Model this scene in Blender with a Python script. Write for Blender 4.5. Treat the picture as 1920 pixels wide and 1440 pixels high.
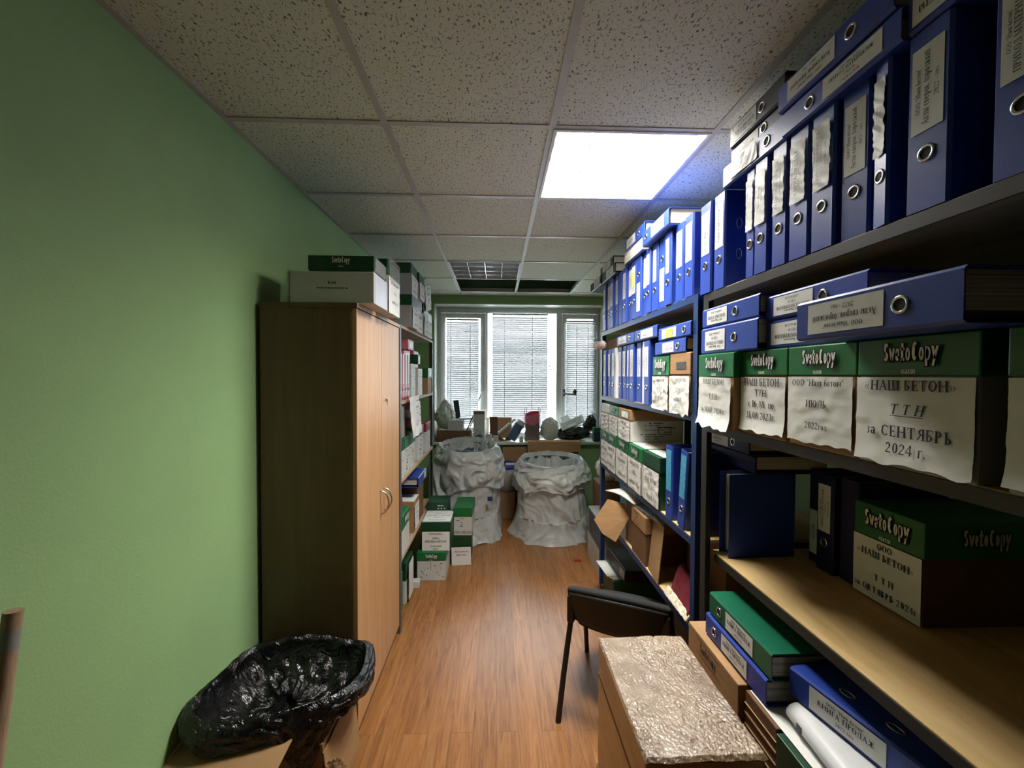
import bpy, math, random
from mathutils import Vector, Matrix, noise

PI = math.pi
for o in list(bpy.data.objects):
    bpy.data.objects.remove(o, do_unlink=True)
SC = bpy.context.scene
COL = SC.collection
random.seed(7)

# ------------------------------------------------------------------ camera, sky, lights, exposure
EYE = 1.53                                  # eye height in metres; room: x across, y towards the window, z up
FPX = 780.95                                # focal length in pixels of a 1920 px wide frame
def cam_axes(p, y, r):
    cy, sy, cp, sp, cr, sr = math.cos(y), math.sin(y), math.cos(p), math.sin(p), math.cos(r), math.sin(r)
    R0 = Matrix(((1, 0, 0), (0, 0, -1), (0, 1, 0)))
    Ry = Matrix(((cy, -sy, 0), (sy, cy, 0), (0, 0, 1)))
    Rp = Matrix(((1, 0, 0), (0, cp, -sp), (0, sp, cp)))
    Rr = Matrix(((cr, sr, 0), (-sr, cr, 0), (0, 0, 1)))
    return Rr @ Rp @ R0 @ Ry
_R = cam_axes(0.022, 0.0351, -0.0042)
cd = bpy.data.cameras.new('camera')
cam = bpy.data.objects.new('camera', cd)
COL.objects.link(cam)
cd.sensor_width = 36.0
cd.lens = FPX / 1920 * 36.0
cd.clip_start = 0.02
mw = Matrix(((_R[0][0], -_R[1][0], -_R[2][0], 0), (_R[0][1], -_R[1][1], -_R[2][1], 0), (_R[0][2], -_R[1][2], -_R[2][2], EYE), (0, 0, 0, 1)))
cam.matrix_world = mw
SC.camera = cam

SC.view_settings.view_transform = 'Standard'
SC.view_settings.look = 'None'
SC.view_settings.gamma = 1.0
SC.view_settings.use_curve_mapping = False
SC.view_settings.exposure = 0.0
SC.cycles.diffuse_bounces = 2

wd = bpy.data.worlds.new('sky')
SC.world = wd
wd.use_nodes = True
bg = wd.node_tree.nodes['Background']
bg.inputs[0].default_value = (0.86, 0.93, 1.0, 1)
bg.inputs[1].default_value = 24.0

LAMP_W = 62.0
ld = bpy.data.lights.new('ceiling_lamp_light', 'AREA')
ld.shape = 'SQUARE'
ld.size = 0.54
ld.energy = LAMP_W
ld.color = (1.0, 0.965, 0.885)
ld.spread = 2.7
lo = bpy.data.objects.new('ceiling_lamp_light', ld)
COL.objects.link(lo)
lo.location = (0.495, 1.817, 2.472)         # inside the lit luminaire, above its louvre
pd = bpy.data.lights.new('window_daylight_portal', 'AREA')
pd.shape = 'RECTANGLE'
pd.size, pd.size_y = 1.95, 1.5
pd.energy = 1.0
pd.cycles.is_portal = True
po = bpy.data.objects.new('window_daylight_portal', pd)
COL.objects.link(po)
po.location = (0.27, 5.12, 1.55)
po.rotation_euler = (-PI / 2, 0, 0)

# ------------------------------------------------------------------ helpers
def W(px, py, y):
    """point at depth y seen at that place of the photo"""
    return ((px - 932.6) * y / 781.0, y, EYE - (py - 702.7) * y / 781.0)

def lin(c):
    c = c / 255.0
    return c / 12.92 if c <= 0.04045 else ((c + 0.055) / 1.055) ** 2.4
def S(r, g, b):
    return (lin(r), lin(g), lin(b), 1.0)

def new_mat(name):
    m = bpy.data.materials.new(name)
    m.use_nodes = True
    nt = m.node_tree
    b = nt.nodes['Principled BSDF']
    return m, nt, b
def nd(nt, t, **kw):
    n = nt.nodes.new(t)
    for k, v in kw.items():
        setattr(n, k, v)
    return n
def coords(nt, scale=(1, 1, 1), which='Object'):
    tc = nd(nt, 'ShaderNodeTexCoord')
    mp = nd(nt, 'ShaderNodeMapping')
    mp.inputs['Scale'].default_value = scale
    nt.links.new(tc.outputs[which], mp.inputs[0])
    return mp.outputs[0]
def ramp(nt, fac, stops):
    r = nd(nt, 'ShaderNodeValToRGB')
    els = r.color_ramp.elements
    while len(els) < len(stops):
        els.new(0.5)
    for e, (p, c) in zip(els, stops):
        e.position = p
        e.color = c
    nt.links.new(fac, r.inputs[0])
    return r.outputs[0]
def noise_tex(nt, vec, scale, detail=3.0, rough=0.5, dist=0.0):
    n = nd(nt, 'ShaderNodeTexNoise')
    n.inputs['Scale'].default_value = scale
    n.inputs['Detail'].default_value = detail
    n.inputs['Roughness'].default_value = rough
    n.inputs['Distortion'].default_value = dist
    nt.links.new(vec, n.inputs['Vector'])
    return n.outputs['Fac']
def bump(nt, b, h, strength, dist=0.01):
    bn = nd(nt, 'ShaderNodeBump')
    bn.inputs['Strength'].default_value = strength
    bn.inputs['Distance'].default_value = dist
    nt.links.new(h, bn.inputs['Height'])
    nt.links.new(bn.outputs[0], b.inputs['Normal'])
def shade(c, k):
    return (c[0] * k, c[1] * k, c[2] * k, 1)
def pm(name, c, rough=0.6, metal=0.0, var=0.12, scale=12.0, stretch=(1, 1, 1), bmp=0.0, bscale=60.0, bdist=0.004, spec=0.5, alpha=1.0):
    """a plain painted, printed or moulded surface with a slight mottle"""
    m, nt, b = new_mat(name)
    v = coords(nt, stretch)
    f = noise_tex(nt, v, scale)
    nt.links.new(ramp(nt, f, [(0.3, shade(c, 1 - var)), (0.7, shade(c, 1 + var))]), b.inputs['Base Color'])
    b.inputs['Roughness'].default_value = rough
    b.inputs['Metallic'].default_value = metal
    b.inputs['Specular IOR Level'].default_value = spec
    b.inputs['Alpha'].default_value = alpha
    if bmp:
        bump(nt, b, noise_tex(nt, v, bscale, 4.0, 0.6), bmp, bdist)
    return m

M = {}
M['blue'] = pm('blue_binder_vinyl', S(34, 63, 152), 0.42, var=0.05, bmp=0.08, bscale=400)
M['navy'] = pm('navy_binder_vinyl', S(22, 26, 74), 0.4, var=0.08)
M['dark'] = pm('black_binder_vinyl', S(30, 30, 34), 0.4, var=0.1)
M['green_binder'] = pm('green_binder_vinyl', S(10, 92, 66), 0.38, var=0.05)
M['red_binder'] = pm('maroon_binder_vinyl', S(140, 22, 48), 0.4, var=0.08)
M['pink'] = pm('faded_pink_vinyl', S(196, 120, 132), 0.5, var=0.08)
M['white_folder'] = pm('white_folder_plastic', S(226, 228, 230), 0.3, var=0.03)
M['label'] = pm('label_paper', S(222, 223, 222), 0.45, var=0.05, scale=30)
M['label_yellow'] = pm('yellow_label_paper', S(226, 226, 96), 0.5, var=0.04)
M['label_teal'] = pm('teal_label_paper', S(70, 150, 190), 0.5, var=0.25, scale=60)
M['ink'] = pm('black_ink', S(24, 24, 26), 0.6, var=0.05)
M['ink_grey'] = pm('faded_ink', S(70, 70, 74), 0.6, var=0.1)
M['ink_red'] = pm('maroon_ink', S(120, 40, 60), 0.6, var=0.1)
M['ink_white'] = pm('white_print', S(238, 238, 232), 0.5, var=0.03)
M['chrome'] = pm('bright_steel', S(205, 205, 205), 0.22, 1.0, var=0.03)
M['hole'] = pm('dark_hole', S(8, 8, 10), 0.8, var=0.1)
M['paper'] = pm('office_paper', S(228, 228, 224), 0.7, var=0.04, bmp=0.12, bscale=26, bdist=0.004)
M['white_card'] = pm('white_carton', S(200, 200, 194), 0.55, var=0.05)
M['grey_card'] = pm('grey_carton', S(150, 152, 148), 0.6, var=0.06)
M['kraft'] = pm('kraft_carton', S(158, 122, 82), 0.75, var=0.1, scale=8, stretch=(1, 1, 8), bmp=0.1, bscale=90)
M['kraft_dark'] = pm('old_brown_carton', S(112, 78, 50), 0.75, var=0.12, scale=8)
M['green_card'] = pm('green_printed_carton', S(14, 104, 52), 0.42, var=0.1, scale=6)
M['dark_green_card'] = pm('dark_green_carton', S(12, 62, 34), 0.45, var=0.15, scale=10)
M['blue_steel'] = pm('blue_rack_paint', S(17, 45, 90), 0.4, var=0.12)
M['black_steel'] = pm('black_rack_paint', S(32, 31, 30), 0.5, var=0.15)
M['grey_steel'] = pm('grey_rack_paint', S(84, 86, 84), 0.5, var=0.15)
M['pvc'] = pm('white_window_plastic', S(236, 238, 234), 0.35, var=0.03)
M['sillp'] = pm('sill_paint', S(196, 206, 190), 0.4, var=0.04)
M['tbar'] = pm('ceiling_rail_paint', S(190, 186, 176), 0.45, var=0.04)
M['void'] = pm('dark_void', S(18, 16, 16), 0.9, var=0.3)
M['lamp_metal'] = pm('lamp_reflector', S(205, 205, 205), 0.25, 0.9, var=0.03)
M['lamp_body'] = pm('lamp_housing', S(225, 225, 222), 0.5, var=0.03)
M['black_plastic'] = pm('black_plastic', S(20, 20, 22), 0.45, var=0.15)
M['black_cloth'] = pm('black_chair_fabric', S(30, 30, 33), 0.9, var=0.15, scale=200, bmp=0.3, bscale=500, bdist=0.001)
M['brown_shell'] = pm('dark_brown_plastic', S(15, 12, 11), 0.55, var=0.1)
M['bucket'] = pm('white_bucket_plastic', S(200, 200, 196), 0.4, var=0.04)
M['bucket_blue'] = pm('blue_lid_plastic', S(40, 50, 150), 0.4, var=0.05)
M['barrel'] = pm('dark_grey_barrel', S(70, 74, 78), 0.5, var=0.1)
M['grey_plastic'] = pm('grey_plastic', S(120, 122, 124), 0.5, var=0.06)
M['maroon_cloth'] = pm('maroon_cloth', S(104, 14, 34), 0.9, var=0.3, scale=40, bmp=0.3, bscale=200)
M['cream_cloth'] = pm('cream_check_cloth', S(206, 196, 176), 0.9, var=0.35, scale=70)
M['teal_cloth'] = pm('teal_cloth', S(70, 96, 100), 0.9, var=0.4, scale=40)
M['wood_stick'] = pm('worn_stick_wood', S(172, 146, 116), 0.6, var=0.18, scale=10, stretch=(30, 30, 2))
M['tape'] = pm('silver_tape', S(186, 180, 160), 0.25, 0.6, var=0.2, scale=60, bmp=0.6, bscale=80)
M['pink_film'] = pm('pink_film', S(220, 70, 110), 0.3, var=0.2, scale=20)
M['white_bag'] = pm('white_carrier_bag', S(214, 214, 206), 0.4, var=0.05, bmp=0.6, bscale=18, bdist=0.02)
M['rug'] = pm('wine_red_stuffing', S(76, 20, 30), 0.7, var=0.4, scale=24)
M['blue_pack'] = pm('slate_blue_wrap', S(70, 96, 122), 0.5, var=0.2)
M['red_plastic'] = pm('red_plastic', S(170, 30, 36), 0.5, var=0.08)

# green wall paint with a faint roller texture
def wall_mat():
    m, nt, b = new_mat('green_wall_paint')
    v = coords(nt)
    f = noise_tex(nt, v, 2.5, 4)
    c = S(160, 197, 138)
    nt.links.new(ramp(nt, f, [(0.3, shade(c, 0.95)), (0.7, shade(c, 1.05))]), b.inputs['Base Color'])
    b.inputs['Roughness'].default_value = 0.62
    b.inputs['Specular IOR Level'].default_value = 0.3
    bump(nt, b, noise_tex(nt, v, 160, 3, 0.6), 0.25, 0.004)
    return m
M['wall'] = wall_mat()
M['reveal'] = pm('window_reveal_plaster', S(206, 214, 198), 0.6, var=0.04, scale=6, bmp=0.15, bscale=60)

# mineral ceiling tiles: off-white with dark worm holes
def ceiling_mat():
    m, nt, b = new_mat('mineral_ceiling_tile')
    v = coords(nt)
    v2 = coords(nt, (1, 0.62, 1))
    n1 = noise_tex(nt, v2, 150, 2.0, 0.55, 0.5)
    n2 = noise_tex(nt, v, 300, 2.0, 0.6)
    c1 = ramp(nt, n1, [(0.585, (1, 1, 1, 1)), (0.66, (0.22, 0.21, 0.2, 1))])
    c2 = ramp(nt, n2, [(0.62, (1, 1, 1, 1)), (0.70, (0.45, 0.43, 0.4, 1))])
    mx = nd(nt, 'ShaderNodeMix', data_type='RGBA', blend_type='MULTIPLY')
    mx.inputs['Factor'].default_value = 1.0
    nt.links.new(c1, mx.inputs['A'])
    nt.links.new(c2, mx.inputs['B'])
    my = nd(nt, 'ShaderNodeMix', data_type='RGBA', blend_type='MULTIPLY')
    my.inputs['Factor'].default_value = 1.0
    my.inputs['A'].default_value = S(230, 230, 212)
    nt.links.new(mx.outputs['Result'], my.inputs['B'])
    nt.links.new(my.outputs['Result'], b.inputs['Base Color'])
    b.inputs['Roughness'].default_value = 0.9
    b.inputs['Specular IOR Level'].default_value = 0.1
    bump(nt, b, c1, 0.5, 0.004)
    return m
M['ceiling'] = ceiling_mat()

# laminate floor: planks laid towards the window
def floor_mat():
    m, nt, b = new_mat('oak_laminate')
    tc = nd(nt, 'ShaderNodeTexCoord')
    mp = nd(nt, 'ShaderNodeMapping')
    mp.inputs['Rotation'].default_value = (0, 0, PI / 2)
    nt.links.new(tc.outputs['Object'], mp.inputs[0])
    br = nd(nt, 'ShaderNodeTexBrick')
    br.offset = 0.37
    br.inputs['Scale'].default_value = 1.0
    br.inputs['Mortar Size'].default_value = 0.0012
    br.inputs['Brick Width'].default_value = 1.28
    br.inputs['Row Height'].default_value = 0.098
    br.inputs['Color1'].default_value = (0, 0, 0, 1)
    br.inputs['Color2'].default_value = (1, 1, 1, 1)
    br.inputs['Mortar'].default_value = (0.5, 0.5, 0.5, 1)
    nt.links.new(mp.outputs[0], br.inputs['Vector'])
    g1v = coords(nt, (26, 1.6, 1))
    ad = nd(nt, 'ShaderNodeVectorMath', operation='ADD')
    sc = nd(nt, 'ShaderNodeVectorMath', operation='SCALE')
    sc.inputs['Scale'].default_value = 9.0
    nt.links.new(br.outputs['Color'], sc.inputs[0])
    nt.links.new(g1v, ad.inputs[0])
    nt.links.new(sc.outputs[0], ad.inputs[1])
    g1 = noise_tex(nt, ad.outputs[0], 2.2, 5, 0.65, 1.2)
    col = ramp(nt, g1, [(0.25, S(100, 60, 30)), (0.5, S(146, 97, 52)), (0.78, S(170, 122, 74))])
    plank = ramp(nt, br.outputs['Color'], [(0.0, (0.86, 0.85, 0.84, 1)), (1.0, (1.08, 1.08, 1.08, 1))])
    mx = nd(nt, 'ShaderNodeMix', data_type='RGBA', blend_type='MULTIPLY')
    mx.inputs['Factor'].default_value = 1.0
    nt.links.new(col, mx.inputs['A'])
    nt.links.new(plank, mx.inputs['B'])
    my = nd(nt, 'ShaderNodeMix', data_type='RGBA', blend_type='MIX')
    my.inputs['B'].default_value = S(84, 48, 24)
    sm = nd(nt, 'ShaderNodeMath', operation='MULTIPLY')
    sm.inputs[1].default_value = 0.6
    nt.links.new(br.outputs['Fac'], sm.inputs[0])
    nt.links.new(sm.outputs[0], my.inputs['Factor'])
    nt.links.new(mx.outputs['Result'], my.inputs['A'])
    nt.links.new(my.outputs['Result'], b.inputs['Base Color'])
    b.inputs['Roughness'].default_value = 0.33
    bump(nt, b, g1, 0.05, 0.002)
    return m
M['floor'] = floor_mat()

def wood_mat(name, dark, mid, light, stretch, rough=0.45, scale=2.0):
    m, nt, b = new_mat(name)
    v = coords(nt, stretch)
    g = noise_tex(nt, v, scale, 5, 0.6, 0.8)
    nt.links.new(ramp(nt, g, [(0.25, dark), (0.5, mid), (0.75, light)]), b.inputs['Base Color'])
    b.inputs['Roughness'].default_value = rough
    return m
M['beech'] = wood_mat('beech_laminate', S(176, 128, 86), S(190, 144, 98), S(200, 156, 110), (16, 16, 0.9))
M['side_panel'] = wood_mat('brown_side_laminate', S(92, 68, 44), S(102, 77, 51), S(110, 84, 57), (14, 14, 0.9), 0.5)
M['ply'] = wood_mat('plywood_board', S(176, 142, 90), S(204, 172, 116), S(220, 190, 138), (7, 1.2, 7), 0.6)
M['ply_grey'] = wood_mat('dusty_board', S(150, 122, 96), S(176, 148, 120), S(190, 164, 138), (8, 1.2, 8), 0.6)

# page block: thin alternating sheets
def page_mat():
    m, nt, b = new_mat('page_block')
    v = coords(nt, (1, 260, 6))
    g = noise_tex(nt, v, 1.0, 2)
    nt.links.new(ramp(nt, g, [(0.3, S(120, 116, 108)), (0.6, S(214, 210, 200))]), b.inputs['Base Color'])
    b.inputs['Roughness'].default_value = 0.8
    return m
M['pages'] = page_mat()

# stretch film over card: crinkled and shiny
def film_mat():
    m, nt, b = new_mat('film_wrapped_card')
    v = coords(nt, (1, 1, 1))
    big = noise_tex(nt, v, 6, 3)
    nt.links.new(ramp(nt, big, [(0.35, S(108, 82, 55)), (0.65, S(146, 122, 94))]), b.inputs['Base Color'])
    b.inputs['Roughness'].default_value = 0.5
    b.inputs['Coat Weight'].default_value = 1.0
    b.inputs['Coat IOR'].default_value = 1.75
    b.inputs['Coat Roughness'].default_value = 0.07
    v2 = coords(nt, (1.0, 0.45, 1.0))
    n = noise_tex(nt, v2, 170, 3, 0.6, 1.6)
    bn = nd(nt, 'ShaderNodeBump')
    bn.inputs['Strength'].default_value = 0.7
    bn.inputs['Distance'].default_value = 0.004
    nt.links.new(n, bn.inputs['Height'])
    nt.links.new(bn.outputs[0], b.inputs['Coat Normal'])
    return m
M['film'] = film_mat()

def plastic_mat(name, c, rough, alpha, bs, strength, trans=0.35):
    m, nt, b = new_mat(name)
    v = coords(nt)
    f = noise_tex(nt, v, 7, 4)
    nt.links.new(ramp(nt, f, [(0.3, shade(c, 0.85)), (0.7, shade(c, 1.1))]), b.inputs['Base Color'])
    b.inputs['Roughness'].default_value = rough
    b.inputs['Alpha'].default_value = alpha
    b.inputs['Specular IOR Level'].default_value = 0.6
    bump(nt, b, noise_tex(nt, v, bs, 5, 0.6, 1.5), strength, 0.02)
    return m
M['clear_bag'] = plastic_mat('translucent_sack_film', S(212, 216, 214), 0.26, 0.76, 12, 0.4)
M['black_bag'] = plastic_mat('black_sack_film', S(9, 9, 11), 0.2, 1.0, 13, 0.75)
M['zip_bag'] = plastic_mat('clear_pouch_film', S(200, 190, 192), 0.15, 0.3, 20, 0.5)

def slat_mat():
    m, nt, b = new_mat('blind_slat')
    b.inputs['Base Color'].default_value = S(214, 214, 216)
    b.inputs['Roughness'].default_value = 0.4
    tr = nd(nt, 'ShaderNodeBsdfTranslucent')
    tr.inputs[0].default_value = (0.8, 0.78, 0.82, 1)
    mix = nd(nt, 'ShaderNodeMixShader')
    mix.inputs[0].default_value = 0.022
    out = nt.nodes['Material Output']
    nt.links.new(b.outputs[0], mix.inputs[1])
    nt.links.new(tr.outputs[0], mix.inputs[2])
    nt.links.new(mix.outputs[0], out.inputs[0])
    return m
M['slat'] = slat_mat()

def glass_mat():
    m, nt, b = new_mat('window_glass')
    out = nt.nodes['Material Output']
    tp = nd(nt, 'ShaderNodeBsdfTransparent')
    tp.inputs[0].default_value = (0.94, 0.97, 0.96, 1)
    gl = nd(nt, 'ShaderNodeBsdfGlossy')
    gl.inputs['Roughness'].default_value = 0.02
    fr = nd(nt, 'ShaderNodeFresnel')
    fr.inputs[0].default_value = 1.45
    mix = nd(nt, 'ShaderNodeMixShader')
    nt.links.new(fr.outputs[0], mix.inputs[0])
    nt.links.new(tp.outputs[0], mix.inputs[1])
    nt.links.new(gl.outputs[0], mix.inputs[2])
    nt.links.new(mix.outputs[0], out.inputs[0])
    return m
M['glass'] = glass_mat()

def tube_mat():
    m, nt, b = new_mat('lit_lamp_tube')
    b.inputs['Base Color'].default_value = (1, 1, 1, 1)
    b.inputs['Emission Color'].default_value = (1, 0.97, 0.92, 1)
    b.inputs['Emission Strength'].default_value = 2.5
    return m
M['tube'] = tube_mat()

# ------------------------------------------------------------------ mesh building
class MB:
    def __init__(s):
        s.v, s.f, s.m, s.sm = [], [], [], []
    def add(s, vs, fs, mi=0, smooth=False):
        n = len(s.v)
        s.v += [tuple(v) for v in vs]
        s.f += [tuple(n + i for i in f) for f in fs]
        s.m += [mi] * len(fs)
        s.sm += [smooth] * len(fs)
        return s
    def box(s, x0, x1, y0, y1, z0, z1, mi=0, mx=None):
        vs = [(x0, y0, z0), (x1, y0, z0), (x1, y1, z0), (x0, y1, z0), (x0, y0, z1), (x1, y0, z1), (x1, y1, z1), (x0, y1, z1)]
        if mx is not None:
            vs = [mx @ Vector(v) for v in vs]
        return s.add(vs, [(0, 3, 2, 1), (4, 5, 6, 7), (0, 1, 5, 4), (1, 2, 6, 5), (2, 3, 7, 6), (3, 0, 4, 7)], mi)
    def prism(s, poly, z0, z1, mi=0):
        n = len(poly)
        vs = [(x, y, z0) for x, y in poly] + [(x, y, z1) for x, y in poly]
        fs = [tuple(reversed(range(n))), tuple(range(n, 2 * n))] + [(i, (i + 1) % n, n + (i + 1) % n, n + i) for i in range(n)]
        return s.add(vs, fs, mi)
    def tube(s, pts, r, seg=8, mi=0, caps=True, radii=None):
        pts = [Vector(p) for p in pts]
        base = len(s.v)
        rings = []
        up = None
        for i, p in enumerate(pts):
            t = (pts[min(i + 1, len(pts) - 1)] - pts[max(i - 1, 0)]).normalized()
            if up is None:
                up = t.cross(Vector((0, 0, 1)))
                if up.length < 1e-3:
                    up = Vector((1, 0, 0))
            a = (up - t * up.dot(t)).normalized()
            up = a
            b = t.cross(a)
            rr = radii[i] if radii else r
            rings.append([p + (a * math.cos(2 * PI * k / seg) + b * math.sin(2 * PI * k / seg)) * rr for k in range(seg)])
        vs = [v for ring in rings for v in ring]
        fs = []
        for i in range(len(pts) - 1):
            for k in range(seg):
                k2 = (k + 1) % seg
                fs.append((i * seg + k, i * seg + k2, (i + 1) * seg + k2, (i + 1) * seg + k))
        s.add(vs, fs, mi, True)
        if caps:
            s.add(rings[0], [tuple(reversed(range(seg)))], mi)
            s.add(rings[-1], [tuple(range(seg))], mi)
        return s
    def lathe(s, prof, cx=0, cy=0, seg=32, mi=0, smooth=True):
        vs, fs = [], []
        for r, z in prof:
            for k in range(seg):
                a = 2 * PI * k / seg
                vs.append((cx + r * math.cos(a), cy + r * math.sin(a), z))
        for i in range(len(prof) - 1):
            for k in range(seg):
                k2 = (k + 1) % seg
                fs.append((i * seg + k, i * seg + k2, (i + 1) * seg + k2, (i + 1) * seg + k))
        return s.add(vs, fs, mi, smooth)
    def grid(s, fn, nu, nv, mi=0, wrap=False, smooth=True):
        vs = [fn(i / (nu if wrap else nu - 1), j / (nv - 1)) for j in range(nv) for i in range(nu)]
        fs = []
        for j in range(nv - 1):
            for i in range(nu if wrap else nu - 1):
                i2 = (i + 1) % nu
                fs.append((j * nu + i, j * nu + i2, (j + 1) * nu + i2, (j + 1) * nu + i))
        return s.add(vs, fs, mi, smooth)
    def data(s, name, mats):
        me = bpy.data.meshes.new(name)
        me.from_pydata(s.v, [], s.f)
        for m in (mats if isinstance(mats, (list, tuple)) else [mats]):
            me.materials.append(m)
        me.polygons.foreach_set('material_index', s.m)
        me.polygons.foreach_set('use_smooth', s.sm)
        me.update()
        return me

def link(name, data, parent=None, loc=(0, 0, 0), rot=(0, 0, 0), bevel=0):
    o = bpy.data.objects.new(name, data)
    COL.objects.link(o)
    o.location = loc
    o.rotation_euler = rot
    if parent:
        o.parent = parent
    if bevel:
        b = o.modifiers.new('edge', 'BEVEL')
        b.width = bevel
        b.segments = 2
        b.limit_method = 'ANGLE'
    return o
def part(name, mb, mats, parent, bevel=0, label=None, loc=(0, 0, 0), rot=(0, 0, 0)):
    o = link(name, mb.data(name, mats), parent, loc, rot, bevel)
    if label:
        o['label'] = label
    return o
def tag(o, label, cat, group=None):
    o['label'] = label
    o['category'] = cat
    if group:
        o['group'] = group
    return o
def thing(name, label, cat, loc=(0, 0, 0), rot=(0, 0, 0), group=None):
    return tag(link(name, None, None, loc, rot), label, cat, group)
def single(name, mb, mats, label, cat, group=None, bevel=0, loc=(0, 0, 0), rot=(0, 0, 0)):
    return tag(link(name, mb.data(name, mats), None, loc, rot, bevel), label, cat, group)
def struct(name, mb, mats, parent=None, bevel=0):
    o = link(name, mb.data(name, mats), parent, bevel=bevel)
    if not parent:
        o['kind'] = 'structure'
    return o
def solidify(o, t):
    m = o.modifiers.new('thick', 'SOLIDIFY')
    m.thickness = t
    m.offset = 0
    return o
ORD = ['', 'first', 'second', 'third', 'fourth', 'fifth', 'sixth', 'seventh', 'eighth', 'ninth', 'tenth', 'eleventh', 'twelfth', 'thirteenth', 'fourteenth', 'fifteenth', 'sixteenth']

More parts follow.
